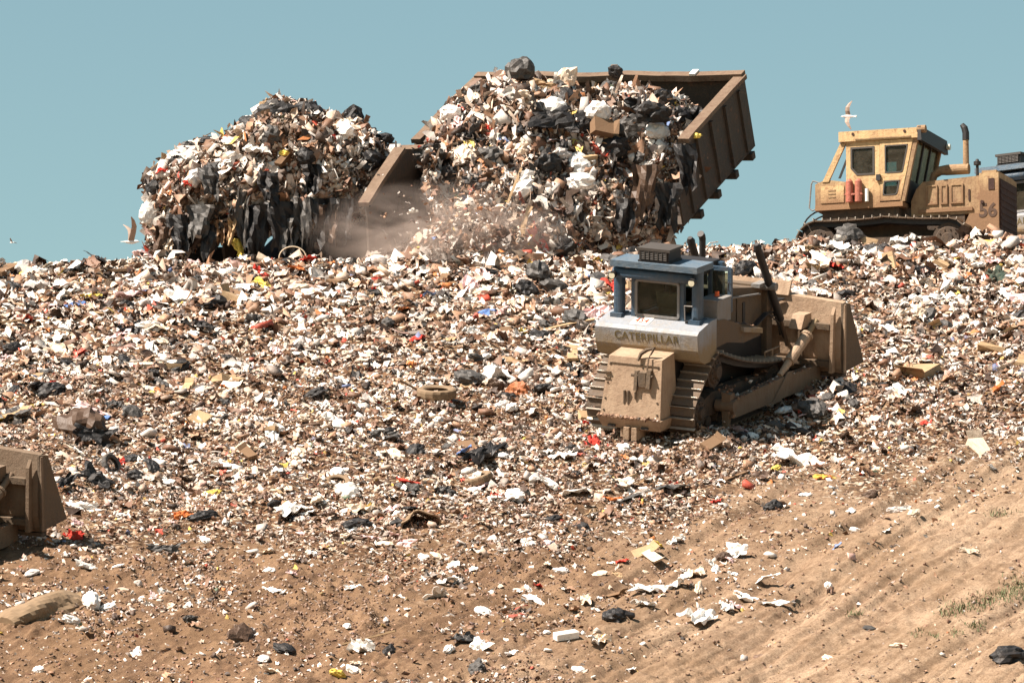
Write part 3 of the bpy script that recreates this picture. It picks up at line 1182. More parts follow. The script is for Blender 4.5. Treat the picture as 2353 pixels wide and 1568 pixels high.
    window(r, rrect(-.51, .51, 2.32, 3.10, .06), 2.35, 2.41, 'y', .04)
    for s in (-1, 1):
        if s < 0:
            window(r, rrect(.92, 2.32, 2.32, 3.10, .06), s * .60, s * .55, 'x', .05, M_BLUE)
    bm = bmesh.new()
    bx(bm, -.24, .26, 1.35, 1.85, 2.30, 2.5)
    hexa(bm, [(-.22, 1.25, 2.45), (.24, 1.25, 2.45), (.24, 1.38, 2.45), (-.22, 1.38, 2.45), (-.2, 1.15, 2.78), (.22, 1.15, 2.78), (.22, 1.27, 2.78), (-.2, 1.27, 2.78)])
    part('seat', bm, M_SEAT, r, bevel=.03)
    bm = bmesh.new()
    bx(bm, -.96, 1.04, .54, 1.30, 3.37, 3.50)
    part('roof', bm, M_ROOF, r, bevel=.04, seg=2)
    bm = bmesh.new()
    cyl(bm, (-.95, .70, 3.22), (.84, .70, 3.22), .11, seg=18)
    part('roll_bar', bm, M_BLUE, r, True)
    for s in (-1, 1):
        bm = bmesh.new()
        prism(bm, rrect(s * .90 - .105, s * .90 + .105, .74, .98, .08), 2.36, 3.368, 'z')
        part('roof_post', bm, M_BLUE, r)
        bm = bmesh.new()
        bx(bm, s * .90 - .13, s * .90 + .13, .68, 1.05, 2.27, 2.358)
        part('post_foot', bm, M_BLUE, r, bevel=.02)
        bm = bmesh.new()
        bx(bm, s * .70 - .06, s * .70 + .06, 2.30, 2.42, 2.3, 3.30)
        part('roof_post', bm, M_BLUE, r, bevel=.02)
    # air conditioner with its louvres
    bm = bmesh.new()
    bx(bm, -.36, .36, .62, 1.22, 3.502, 3.54)
    bx(bm, -.34, .34, .64, 1.2, 3.541, 3.74)
    ac = part('air_conditioner', bm, M_DARK, r, bevel=.015)
    bm = bmesh.new()
    bx(bm, -.38, .38, .60, 1.25, 3.742, 3.80)
    part('lid', bm, M_RUBBERSEAL, ac, bevel=.015)
    for k in range(5):
        bm = bmesh.new()
        z = 3.57 + k * .036
        hexa(bm, [(-.31, .605, z), (.31, .605, z), (.31, .638, z), (-.31, .638, z), (-.31, .615, z + .016), (.31, .615, z + .016), (.31, .638, z + .016), (-.31, .638, z + .016)])
        part('louvre', bm, M_RUBBERSEAL, ac)
    for k in range(7):
        bm = bmesh.new()
        x = -.3 + k * .1
        bx(bm, x - .008, x + .008, .598, .604, 3.56, 3.73)
        part('louvre_bar', bm, M_RUBBERSEAL, ac)
    for x in (-.9, .93):
        bm = bmesh.new()
        cyl(bm, (x, .62, 3.2), (x, .5, 3.18), .075, .085, 14)
        lt = part('work_light', bm, M_DARK, r)
        bm = bmesh.new()
        cyl(bm, (x, .499, 3.18), (x, .492, 3.18), .07, .07, 14)
        part('lens', bm, M_LENS, lt)
    bm = bmesh.new()
    tube(bm, [(.70, .68, 2.36), (.70, .66, 2.66), (.88, .66, 2.66)], .016, 6)
    part('grab_rail', bm, M_GREYBOX, r)
    # cab door standing open to the right
    do = rrect(.58, 1.12, 2.30, 3.27, .06)
    dr = part('door', frame_bm(do, inset(do, .085), 1.98, 2.05, 'y'), M_BLUE, r)
    bm = bmesh.new()
    prism(bm, inset(do, .07), 2.008, 2.02, 'y')
    part('pane', bm, M_GLASS, dr)
    bm = bmesh.new()
    bx(bm, .666, 1.034, 1.985, 2.045, 2.386, 2.62)
    part('lower_panel', bm, M_BLUE, dr)
    bm = bmesh.new()
    tube(bm, [(1.08, 1.97, 2.78), (1.08, 1.93, 2.8), (1.08, 1.93, 2.95), (1.08, 1.97, 2.97)], .012, 6)
    part('handle', bm, M_DARK, dr)
    bm = bmesh.new()
    bx(bm, .72, 1.14, 1.30, 1.93, 2.20, 2.66)
    bb = part('battery_box', bm, M_GREYBOX, r, bevel=.04, seg=2)
    bm = bmesh.new()
    bx(bm, .705, 1.155, 1.285, 1.945, 2.662, 2.70)
    part('lid', bm, M_GREYBOX, bb, bevel=.015)
    bm = bmesh.new()
    cyl(bm, (.92, 1.72, 2.702), (.92, 1.72, 2.80), .055, .045, 12)
    part('warning_lamp', bm, M_ORANGE, bb)
    # engine hood
    bm = bmesh.new()
    prism(bm, [(2.453, 1.5), (2.453, 2.66), (3.0, 2.62), (4.6, 2.36), (4.6, 1.5)], -.56, .56)
    part('hood', bm, M_BROWN, r, bevel=.04, seg=2)
    for s in (-1, 1):
        for (y0, y1) in ((2.62, 3.3), (3.36, 4.05)):
            o = [(y0, 1.62), (y1, 1.62), (y1, 2.24 if y1 > 3.5 else 2.36), (y0, 2.36 if y1 > 3.5 else 2.46)]
            bm = bmesh.new()
            prism(bm, o, s * .562, s * .585)
            d = part('hood_door', bm, M_BROWN, r, bevel=.008)
            bm = bmesh.new()
            ym = (y0 + y1) / 2
            bx(bm, min(s * .586, s * .60), max(s * .586, s * .60), ym - .1, ym + .02, 1.8, 2.2)
            part('vent', bm, M_DARK, d)
        bm = bmesh.new()
        tube(bm, [(s * .64, 2.5, 2.42), (s * .66, 2.6, 2.46), (s * .66, 4.3, 2.28), (s * .62, 4.4, 2.24)], .022, 6)
        part('hand_rail', bm, M_GREYBOX, r)
    bm = bmesh.new()
    bx(bm, -.68, .68, 4.603, 4.86, .85, 2.40)
    rg = part('radiator_guard', bm, M_BROWN, r, bevel=.04, seg=2)
    for k in range(9):
        bm = bmesh.new()
        z = 1.0 + k * .14
        bx(bm, -.58, .58, 4.862, 4.885, z, z + .07)
        part('slat', bm, M_DARK, rg)
    bm = bmesh.new()
    cyl(bm, (-.30, 3.5, 2.50), (-.30, 3.5, 2.95), .11, .11, 14)
    cyl(bm, (-.30, 3.5, 2.95), (-.30, 3.5, 3.50), .07, .07, 14)
    tube(bm, [(-.30, 3.5, 3.49), (-.30, 3.48, 3.56), (-.30, 3.40, 3.63)], .075, 12)
    part('exhaust_stack', bm, M_DARK, r)
    bm = bmesh.new()
    cyl(bm, (.26, 3.0, 2.58), (.26, 3.0, 2.9), .1, .1, 14)
    cyl(bm, (.26, 3.0, 2.9), (.26, 3.0, 3.0), .15, .12, 14)
    part('air_intake', bm, M_DARK, r)
    # blade and its linkage
    for s in (-1, 1):
        a, b, c = Vector((s * .78, 3.92, 3.34)), Vector((s * .80, 5.02, 1.62)), Vector((s * .80, 5.36, 1.0))
        bm = bmesh.new()
        cyl(bm, a, b, .085, .085, 14)
        cyl(bm, a + (a - b).normalized() * .1, a, .05, .095, 12)
        lc = part('lift_cylinder', bm, M_DARK, r)
        bm = bmesh.new()
        cyl(bm, b, c, .045, .045, 10)
        part('piston_rod', bm, M_TRACK, lc)
        bm = bmesh.new()
        cyl(bm, (s * .56, 4.5, 2.42), (s * .95, 4.5, 2.42), .09, .09, 12)
        bx(bm, min(s * .5, s * .7), max(s * .5, s * .7), 4.2, 4.62, 2.42, 2.5)
        part('cylinder_bracket', bm, M_GREYBOX, r, bevel=.01)
        bm = bmesh.new()
        prism(bm, [(1.35, .24), (5.55, .22), (5.55, .62), (3.7, .68), (1.35, .62)], s * 1.33, s * 1.50)
        pa = part('push_arm', bm, M_ARM, r, bevel=.03)
        bm = bmesh.new()
        prism(bm, [(3.1, .2), (3.55, .2), (4.15, .74), (3.9, .76)], s * 1.502, s * 1.53)
        part('gusset', bm, M_ARM, pa)
        bm = bmesh.new()
        hexa(bm, [(s * 1.28, 1.28, -.05), (s * 1.38, 1.28, -.05), (s * 1.38, 1.40, -.05), (s * 1.28, 1.40, -.05), (s * 1.27, 1.24, .80), (s * 1.48, 1.24, .76), (s * 1.48, 1.44, .76), (s * 1.27, 1.44, .80)])
        cyl(bm, (s * 1.12, 1.34, .5), (s * 1.55, 1.34, .5), .13, .13, 14)
        part('trunnion', bm, M_ARM, r, bevel=.02)
        a, b, c = Vector((s * 1.41, 3.72, .70)), Vector((s * 1.41, 5.0, 1.30)), Vector((s * 1.41, 5.50, 1.56))
        bm = bmesh.new()
        cyl(bm, a, a.lerp(b, .35), .06, .08, 14)
        cyl(bm, a.lerp(b, .35), b, .115, .115, 16)
        cyl(bm, b, b + (c - b).normalized() * .06, .14, .14, 16)
        br = part('tilt_brace', bm, M_TAN, r)
        bm = bmesh.new()
        cyl(bm, b + (c - b).normalized() * .06, c, .06, .06, 12)
        part('piston_rod', bm, M_PALE, br)
        bm = bmesh.new()
        hexa(bm, [(s * 1.02, 4.95, 1.46), (s * 1.32, 4.95, 1.46), (s * 1.32, 5.45, 1.46), (s * 1.02, 5.45, 1.46), (s * 1.04, 5.12, 1.74), (s * 1.32, 5.12, 1.74), (s * 1.32, 5.45, 1.74), (s * 1.04, 5.45, 1.74)])
        part('brace_bracket', bm, M_TAN, r, bevel=.02)
    bm = bmesh.new()
    tube(bm, [(1.0, 3.85, .98), (1.0, 3.85, 1.14), (1.0, 4.55, 1.14), (1.0, 4.55, .98), (1.0, 3.85, .98)], .018, 6)
    tube(bm, [(1.0, 4.2, .98), (1.0, 4.2, 1.14)], .03, 6)
    part('hose_guard', bm, M_TAN, r)
    # curved blade with wings
    prof_back = [(5.60, .46), (5.52, .56), (5.45, .8), (5.44, 1.1), (5.47, 1.5), (5.56, 1.98)]
    prof_front = [(5.70, 2.0), (5.58, 1.5), (5.54, 1.1), (5.56, .8), (5.64, .56), (5.80, .44)]
    loop = prof_back + prof_front
    stations = [(-2.0, .02, 0), (-.9, 0, .06), (0, 0, .14), (.9, 0, .06), (2.0, .02, 0)]
    bm = bmesh.new()
    rings = [[bm.verts.new((x, y + dy, z + (dz if z > 1.9 else 0))) for y, z in loop] for x, dy, dz in stations]
    for A, B in zip(rings, rings[1:]):
        for k in range(len(loop)):
            j = (k + 1) % len(loop)
            bm.faces.new((A[k], A[j], B[j], B[k]))
    bm.faces.new(rings[0][::-1])
    bm.faces.new(rings[-1])
    bl = part('blade', bm, M_TAN, r)
    for z in (.62, 1.42):
        bm = bmesh.new()
        bx(bm, -1.79, 1.79, 5.34, 5.47 if z > 1 else 5.45, z, z + .12)
        part('blade_rib', bm, M_BROWN, bl, bevel=.02)
    for x in (-1.1, -.35, .35, 1.1):
        bm = bmesh.new()
        bx(bm, x - .05, x + .05, 5.36, 5.46, .745, 1.415)
        part('blade_rib', bm, M_BROWN, bl, bevel=.01)
    for s in (-1, 1):
        bm = bmesh.new()
        hexa(bm, [(s * 2.002, 5.52, .50), (s * 2.06, 5.50, .50), (s * 2.16, 6.30, .60), (s * 2.09, 6.32, .60), (s * 2.002, 5.46, 2.0), (s * 2.06, 5.44, 2.0), (s * 2.09, 5.72, 1.96), (s * 2.03, 5.74, 1.96)])
        part('wing', bm, M_BROWN, bl, bevel=.012)
        bm = bmesh.new()
        hexa(bm, [(s * 2.062, 5.47, .52), (s * 2.1, 5.46, .52), (s * 2.105, 5.53, .52), (s * 2.07, 5.54, .52), (s * 2.062, 5.45, 1.97), (s * 2.1, 5.44, 1.97), (s * 2.105, 5.51, 1.97), (s * 2.07, 5.52, 1.97)])
        part('wing_edge', bm, M_TAN, bl)
        bm = bmesh.new()
        prism(bm, [(5.30, .5), (5.36, 1.75), (5.47, 1.9), (5.46, .5)], s * 1.81, s * 1.88)
        part('wing_rib', bm, M_TAN, bl, bevel=.01)
    bm = bmesh.new()
    prism(bm, [(5.50, 2.05), (5.60, 2.05), (5.68, 2.32), (5.64, 2.33)], -1.0, .75)
    part('spill_guard', bm, M_TAN, bl)
    bm = bmesh.new()
    bx(bm, -1.98, 1.98, 5.62, 5.82, .36, .435)
    part('cutting_edge', bm, M_TRACK, bl)
    bm = bmesh.new()
    tube(bm, [(.30, 5.50, 1.62), (.38, 5.46, 1.82), (.52, 5.46, 1.94), (.66, 5.5, 1.97)], [.02, .045, .045, .02], 6)
    part('torn_edge', bm, M_DARK, bl)
    # hoses, bolts and packed mud
    for s in (-1, 1):
        for k in range(3):
            bm = bmesh.new()
            x = s * (.60 + .05 * k)
            tube(bm, [(x, 4.0, 1.62), (x + s * .10, 4.4, 1.85), (x + s * .12, 4.85, 1.8 - .1 * k), (x + s * .08, 5.2, 1.4 - .1 * k), (x, 5.42, 1.2)], .02, 6)
            part('hose', bm, M_DARK, r)
    for z in (.56, .8, 1.12, 1.5):
        for s in (-1, 1):
            y = -.42 + .22 * (z - .46) / 1.2
            bm = bmesh.new()
            x = s * (.62 - .07 * (z - .46))
            cyl(bm, (x, y + .01, z), (x, y - .018, z - .004), .022, .022, 6)
            part('bolt', bm, M_BROWN, cw)
    rng = np.random.default_rng(17)
    pts, siz = [], []
    for k in range(900):
        s = rng.choice([-1, 1])
        u = rng.uniform()
        if u < .3:
            y = rng.uniform(1.2, 3.3)
            pts.append((s * rng.uniform(.62, 1.15), y, float(np.interp(y, [1.2, 1.6, 2.35, 3.15, 3.3], [2.29, 2.26, 2.02, 1.84, 1.62]))))
        elif u < .55:
            y = rng.uniform(1.4, 5.5)
            pts.append((s * rng.uniform(1.33, 1.5), y, float(np.interp(y, [1.35, 3.7, 5.55], [.62, .68, .62]))))
        elif u < .7:
            pts.append((rng.uniform(-.72, .72), rng.uniform(-.5, -.4), .455))
        elif u < .82:
            pts.append((s * rng.uniform(1.25, 1.5), rng.uniform(1.2, 1.45), rng.uniform(0, .85)))
        else:
            pts.append((s * rng.uniform(.72, 1.2), rng.uniform(1.3, 3.9), rng.uniform(.62, .8)))
        siz.append(rng.uniform(.03, .12))
    pts = np.array(pts)
    n = len(pts)
    wts = PAL_W * 0
    wts[[0, 2, 3, 4]] = [1, 2, 6, 1]
    mud = pieces_mesh('caked_mud', pts, np.tile([0, 0, 1.0], (n, 1)) + rng.normal(0, .4, (n, 3)), np.array(siz), pick_kinds(rng, n, {'lump': 1, 'clod': 2, 'sheet': .6}), pick_cols(rng, n, .2, .9, wts), rng)
    mud.parent = r
    mud['kind'] = 'stuff'
    return r


BLUE_YAW, BLUE_TILT = R(28), R(11.5)
blue = build_blue_dozer(pose((1592, 1013), 129.9, (1.24, 0, 0), BLUE_YAW, BLUE_TILT))

# the same kind of machine at the left edge (only its blade reaches into the picture) and behind the yellow one
blue_l = copy_tree(blue)
blue_l.matrix_world = pose((154, 1191), 122.3, (2.16, 6.30, .60), R(26), R(11.0))


def darken_steel(o):  # gives tan and pale steel the darker arm steel
    if o.type == 'MESH' and o.material_slots and o.material_slots[0].material in (M_TAN, M_PALE):
        o.material_slots[0].link = 'OBJECT'
        o.material_slots[0].material = M_ARM
    for ch in o.children:
        darken_steel(ch)


darken_steel(blue_l)
tag(blue_l, 'bulldozer at the left edge with only the end of its muddy blade in view', 'bulldozer', 'bulldozers working on the landfill')
blue_b = copy_tree(blue)
blue_b.matrix_world = pose((2236, 388), 158.5, (-1.0, .56, 3.5), R(38), R(-8))
tag(blue_b, 'blue grey bulldozer mostly hidden behind the yellow one at the right edge', 'bulldozer', 'bulldozers working on the landfill')


# ------------------------------------------------------------------ yellow bulldozer on the crest
def build_yellow_dozer(mat4):
    r = thing('bulldozer', 'worn yellow bulldozer with a glazed cab standing on the crest against the sky', 'bulldozer', mat4, 'bulldozers working on the landfill')
    bm = bmesh.new()
    bx(bm, -.62, .62, .2, 3.5, .5, 1.355)
    part('main_frame', bm, M_HUB, r, bevel=.03)
    circles = [(.12, .56, .50), (3.25, .50, .46), (1.75, .93, .15)]
    for s in (-1, 1):
        track(r, s * 1.0, .55, circles, .20, {1: .02, 2: .03})
        disc(r, 'sprocket', s * .86, s * 1.16, .12, .56, .42, .2, M_HUB)
        disc(r, 'idler', s * .86, s * 1.16, 3.25, .50, .38, .15, M_HUB)
        bm = bmesh.new()
        prism(bm, [(.4, .28), (3.0, .28), (3.0, .6), (.4, .66)], s * .9, s * 1.12)
        part('roller_frame', bm, M_HUB, r, bevel=.02)
    bm = bmesh.new()
    bx(bm, -1.0, 1.0, 0, 2.12, 1.358, 1.47)
    part('platform', bm, M_YELLOWCAB, r, bevel=.015)
    bm = bmesh.new()
    bx(bm, -.96, .90, .15, 2.0, 1.12, 1.356)
    part('platform_bracket', bm, M_HUB, r)
    bm = bmesh.new()
    prism(bm, [(.0, 1.473), (.74, 1.473), (.74, 2.0), (.25, 2.08), (.0, 1.98)], -.98, .98)
    tk = part('rear_tank', bm, M_YELLOW, r, bevel=.03, seg=2)
    bm = bmesh.new()
    bx(bm, .982, .998, .14, .70, 1.52, 1.92)
    part('access_panel', bm, M_YELLOWCAB, tk, bevel=.006)
    for z in (1.64, 1.72, 1.80):
        bm = bmesh.new()
        bx(bm, .999, 1.008, .32, .5, z, z + .03)
        part('louvre', bm, M_YELLOWDIRT, tk)
    for s in (1, -1):
        a0, a1 = (s * 1.0, s * .95)
        o = [(1.575, 1.473), (1.575, 2.93), (.76, 2.93), (.76, 2.3), (.76, 1.473)]
        i = [(1.45, 2.13), (1.45, 2.80), (.87, 2.80), (.87, 2.30), (1.02, 2.13)]
        part('cab_wall', frame_bm(o, i, a0, a1, 'x'), M_YELLOWCAB, r)
        window(r, i, s * 1.012, s * .945, 'x', .045)
        bm = frame_bm([(1.585, 2.06), (2.20, 2.06), (2.385, 2.92), (1.585, 2.92)], [(1.70, 2.14), (2.13, 2.14), (2.27, 2.80), (1.70, 2.80)], s * 1.012, s * .96, 'x')
        bm2 = frame_bm([(1.585, 1.50), (2.08, 1.50), (2.197, 2.057), (1.585, 2.057)], [(1.64, 1.62), (1.99, 1.62), (2.07, 1.97), (1.67, 1.97)], s * 1.012, s * .96, 'x')
        me = bpy.data.meshes.new('tmp')
        bm2.to_mesh(me)
        bm2.free()
        bm.from_mesh(me)
        bpy.data.meshes.remove(me)
        d = part('door', bm, M_YELLOWCAB, r)
        for oo in ([(1.70, 2.14), (2.13, 2.14), (2.27, 2.80), (1.70, 2.80)], [(1.64, 1.62), (1.99, 1.62), (2.07, 1.97), (1.67, 1.97)]):
            # rounded corners of the door glass
            rr = []
            for k in range(4):
                p, q, t = Vector(oo[k - 1]), Vector(oo[k]), Vector(oo[(k + 1) % 4])
                for w in (0, .3, .7, 1):
                    e0, e1 = q + (p - q).normalized() * .07, q + (t - q).normalized() * .07
                    x = e0 * (1 - w) ** 2 + q * 2 * w * (1 - w) + e1 * w * w
                    rr.append((x.x, x.y))
            f = part('window_frame', frame_bm(rr, inset(rr, .03), s * 1.02, s * .955, 'x'), M_RUBBERSEAL, d)
            bm = bmesh.new()
            prism(bm, inset(rr, .025), s * .98, s * .97)
            part('pane', bm, M_GLASS, d)
        bm = bmesh.new()
        bx(bm, min(s * 1.014, s * 1.06), max(s * 1.014, s * 1.06), 1.50, 1.60, 1.98, 2.12)
        part('latch', bm, M_DARK, d, bevel=.01)
        bm = bmesh.new()
        hexa(bm, [(s * .93, .18, 2.02), (s * 1.0, .18, 2.02), (s * 1.0, .33, 2.02), (s * .93, .33, 2.02), (s * .93, .62, 2.91), (s * 1.0, .62, 2.91), (s * 1.0, .76, 2.91), (s * .93, .76, 2.91)])
        part('rear_strut', bm, M_YELLOWCAB, r, bevel=.01)
        bm = bmesh.new()
        hexa(bm, [(s * .90, .55, 2.10), (s * .94, .55, 2.10), (s * .94, .60, 2.10), (s * .90, .60, 2.10), (s * .90, .80, 2.70), (s * .94, .80, 2.70), (s * .94, .85, 2.70), (s * .90, .85, 2.70)])
        part('hose', bm, M_DARK, r)
        # front corner post
        bm = bmesh.new()
        hexa(bm, [(s * .90, 2.06, 1.473), (s * 1.0, 2.06, 1.473), (s * 1.0, 2.17, 1.473), (s * .90, 2.17, 1.473), (s * .90, 2.39, 2.93), (s * 1.0, 2.39, 2.93), (s * 1.0, 2.50, 2.93), (s * .90, 2.50, 2.93)])
        part('front_post', bm, M_YELLOWDIRT, r, bevel=.01)
    # rear wall with window
    o = [(-.94, 2.08), (.94, 2.08), (.94, 2.93), (-.94, 2.93)]
    part('rear_wall', frame_bm(o, inset(o, .14), .765, .81, 'y'), M_YELLOWDIRT, r)
    bm = bmesh.new()
    prism(bm, inset(o, .13), .785, .795, 'y')
    part('pane', bm, M_GLASS, r)
    # windscreen, tilted
    bm = bmesh.new()
    hexa(bm, [(-.89, 2.10, 1.48), (.89, 2.10, 1.48), (.89, 2.16, 1.48), (-.89, 2.16, 1.48), (-.89, 2.21, 1.98), (.89, 2.21, 1.98), (.89, 2.27, 1.98), (-.89, 2.27, 1.98)])
    part('dashboard_panel', bm, M_DARK, r)
    for x in (-.28, .30):
        bm = bmesh.new()
        hexa(bm, [(x - .03, 2.22, 1.98), (x + .03, 2.22, 1.98), (x + .03, 2.28, 1.98), (x - .03, 2.28, 1.98), (x - .03, 2.41, 2.92), (x + .03, 2.41, 2.92), (x + .03, 2.47, 2.92), (x - .03, 2.47, 2.92)])
        part('windscreen_bar', bm, M_DARK, r)
    for x0, x1 in ((-.89, -.32), (-.24, .26), (.34, .89)):
        bm = bmesh.new()
        hexa(bm, [(x0, 2.24, 1.98), (x1, 2.24, 1.98), (x1, 2.25, 1.98), (x0, 2.25, 1.98), (x0, 2.43, 2.92), (x1, 2.43, 2.92), (x1, 2.44, 2.92), (x0, 2.44, 2.92)])
        part('windscreen_pane', bm, M_GLASS, r)
    bm = bmesh.new()
    bx(bm, -.3, .3, 1.0, 1.5, 1.5, 1.85)
    bx(bm, -.28, .28, .95, 1.1, 1.85, 2.5)
    part('seat', bm, M_DARK, r, bevel=.05)
    bm = bmesh.new()
    tube(bm, [(.3, 1.85, 1.5), (.32, 1.8, 2.05), (.34, 1.78, 2.2)], .025, 6)
    part('lever', bm, M_RED, r)
    bm = bmesh.new()
    bx(bm, -1.06, 1.06, .60, 2.52, 2.933, 3.17)
    rf = part('roof', bm, M_YELLOWCAB, r, bevel=.03, seg=2)
    bm = bmesh.new()
    hexa(bm, [(-1.12, 2.523, 2.86), (1.12, 2.523, 2.86), (1.12, 2.62, 2.86), (-1.12, 2.62, 2.86), (-1.1, 2.523, 3.19), (1.1, 2.523, 3.19), (1.1, 2.60, 3.19), (-1.1, 2.60, 3.19)])
    part('visor', bm, M_DARK, rf, bevel=.015)  # dark steel paints in the shade on the roof's front face
    bm = bmesh.new()
    cyl(bm, (1.02, 2.50, 3.13), (1.02, 2.70, 3.13), .09, .09, 12)
    part('work_light', bm, M_YELLOWDIRT, rf)
    bm = bmesh.new()
    cyl(bm, (-1.02, 2.62, 3.03), (-1.02, 2.70, 3.03), .07, .07, 12)
    part('work_light', bm, M_LENS, rf)
    for y in (.95, 2.2):
        bm = bmesh.new()
        cyl(bm, (1.062, y, 3.1), (1.075, y, 3.1), .035, .035, 8)
        part('bolt', bm, M_RUST, rf)
    bm = bmesh.new()
    bx(bm, 1.062, 1.075, 1.0, 2.35, 2.96, 2.985)
    part('gutter', bm, M_YELLOWDIRT, rf)
    # engine hood
    bm = bmesh.new()
    prism(bm, [(2.22, 1.15), (2.22, 1.5), (2.34, 1.78), (2.50, 1.95), (3.95, 2.03), (3.95, 1.15)], -.64, .64)
    hd = part('hood', bm, M_YELLOWDIRT, r, bevel=.04, seg=2)
    for s in (1, -1):
        for y0, y1 in ((2.58, 2.86), (2.93, 3.10), (3.17, 3.48)):
            o = [(y0, 1.40), (y1, 1.40), (y1, 1.86), (y0, 1.86)]
            d = part('hood_door', frame_bm(o, inset(o, .035), s * .642, s * .675, 'x'), M_YELLOW, hd)
            bm = bmesh.new()
            prism(bm, inset(o, .035), s * .642, s * .655)
            part('grille', bm, M_YELLOWDIRT, d) if False else part('hood_panel', bm, M_YELLOWDIRT, hd)
        bm = bmesh.new()
        bx(bm, min(s * .642, s * .68), max(s * .642, s * .68), 2.4, 3.7, 1.22, 1.30)
        part('hood_rail', bm, M_YELLOW, hd)
    # front guard
    bm = bmesh.new()
    bx(bm, -.78, .78, 3.90, 4.36, .25, 2.06)
    fg = part('front_guard', bm, M_YELLOW, r, bevel=.05, seg=2)
    bm = bmesh.new()
    prism(bm, [(3.30, .4), (3.45, .75), (3.65, 1.14), (3.897, 1.14), (3.897, .3)], -.74, .74)
    part('lower_guard', bm, M_YELLOW, r, bevel=.03)
    bm = bmesh.new()
    bx(bm, -.70, .70, 4.362, 4.385, .3, 1.92)
    gr = part('radiator_grille', bm, M_RUST, fg)
    for k in range(10):
        bm = bmesh.new()
        z = .38 + k * .15
        hexa(bm, [(-.68, 4.386, z), (.68, 4.386, z), (.68, 4.40, z), (-.68, 4.40, z), (-.68, 4.386, z + .09), (.68, 4.386, z + .09), (.68, 4.388, z + .09), (-.68, 4.388, z + .09)])
        part('slat', bm, M_RUST, fg)
    bm = bmesh.new()
    bx(bm, .782, .795, 4.12, 4.26, 1.66, 1.92)
    part('lamp_recess', bm, M_RUST, fg)
    bm = bmesh.new()
    cyl(bm, (.78, 3.97, 1.38), (.82, 3.97, 1.38), .04, .04, 10)
    part('plug', bm, M_RUST, fg)
    bm = bmesh.new()
    bx(bm, .642, .66, 3.60, 3.64, 1.45, 1.72)
    part('handle', bm, M_RUST, hd)
    m = Matrix.Translation((.784, 4.10, 1.17)) @ Matrix.Rotation(R(90), 4, 'Z') @ Matrix.Rotation(R(90), 4, 'X')
    part('number', text_bm('56', .44, m, .006, 1.0, .012), M_BROWNLETTER, fg)
    bm = bmesh.new()
    bx(bm, -.74, .74, 3.95, 4.3, 2.062, 2.12)
    part('radiator_cap_plate', bm, M_YELLOWDIRT, fg, bevel=.02)
    # exhaust and air cleaner
    bm = bmesh.new()
    tube(bm, [(.22, 2.60, 1.97), (.22, 2.66, 2.16), (.22, 2.80, 2.26), (.22, 2.95, 2.27)], [.07, .09, .11, .12], 12)
    cyl(bm, (.22, 2.95, 2.27), (.22, 3.50, 2.27), .125, .125, 16)
    part('muffler', bm, M_YELLOWDIRT, r)
    bm = bmesh.new()
    cyl(bm, (.22, 3.43, 2.30), (.22, 3.43, 2.98), .072, .068, 14)
    st = part('exhaust_stack', bm, M_YELLOWDIRT, r)
    bm = bmesh.new()
    tube(bm, [(.22, 3.43, 2.95), (.22, 3.43, 3.12), (.22, 3.40, 3.24), (.22, 3.34, 3.32)], [.08, .08, .078, .055], 12)
    part('stack_tip', bm, M_DARK, st)
    bm = bmesh.new()
    cyl(bm, (.15, 3.68, 2.0), (.15, 3.68, 2.36), .035, .035, 10)
    cyl(bm, (.15, 3.68, 2.36), (.15, 3.68, 2.44), .085, .085, 12)
    cyl(bm, (.15, 3.68, 2.44), (.15, 3.68, 2.5), .05, .03, 12)
    part('air_intake', bm, M_DARK, r)
    # bottles and rail on the platform
    for y in (.86, 1.08):
        bm = bmesh.new()
        cyl(bm, (1.08, y, 1.50), (1.08, y, 1.98), .085, .085, 14)
        cyl(bm, (1.08, y, 1.98), (1.08, y, 2.04), .085, .04, 14)
        part('red_cylinder', bm, M_RED, r)
    bm = bmesh.new()
    bx(bm, 1.03, 1.14, .76, 1.18, 1.66, 1.70)
    part('cylinder_strap', bm, M_RED, r)
    bm = bmesh.new()
    cyl(bm, (1.06, 1.28, 1.5), (1.06, 1.28, 1.80), .045, .045, 10)
    part('white_bottle', bm, M_WHITE, r)
    for s in (1, -1):
        bm = bmesh.new()
        tube(bm, [(s * .9, .10, 2.02), (s * .9, -.08, 2.08), (s * .9, -.12, 2.0), (s * .9, -.17, 1.45), (s * .9, -.10, 1.38), (s * .9, .02, 1.42)], .018, 6)
        part('rear_rail', bm, M_GREYBOX, r)
        for k in (0, .12):
            bm = bmesh.new()
            pts = []
            for t in np.linspace(0, 1, 9):
                a = R(185 - 105 * t)
                pts.append((s * (.8 - k), .22 + (.58 - k) * math.cos(a), .95 + (.46 - k) * max(0, math.sin(a))))
            tube(bm, pts, .02, 6)
            part('hose', bm, M_DARK, r)
    return r


yellow = build_yellow_dozer(pose((1873, 617), 152.0, (1.0, 0, 0), R(110), R(-8), 152.0 / 147.2))


# ------------------------------------------------------------------ side tipping refuse wagons
def wagon_axes(al, ta, ro):
    ca, sa, ct, st = math.cos(al), math.sin(al), math.cos(ta), math.sin(ta)
    e1 = Vector((ca, -sa, 0))
    t = Vector((-sa, -ca, 0))
    d = Vector((0, 0, -1))
    e2 = t * ct + d * st
    e3 = d * ct - t * st
    q = Matrix.Rotation(ro, 3, t)
    return q @ e1, q @ e2, q @ e3


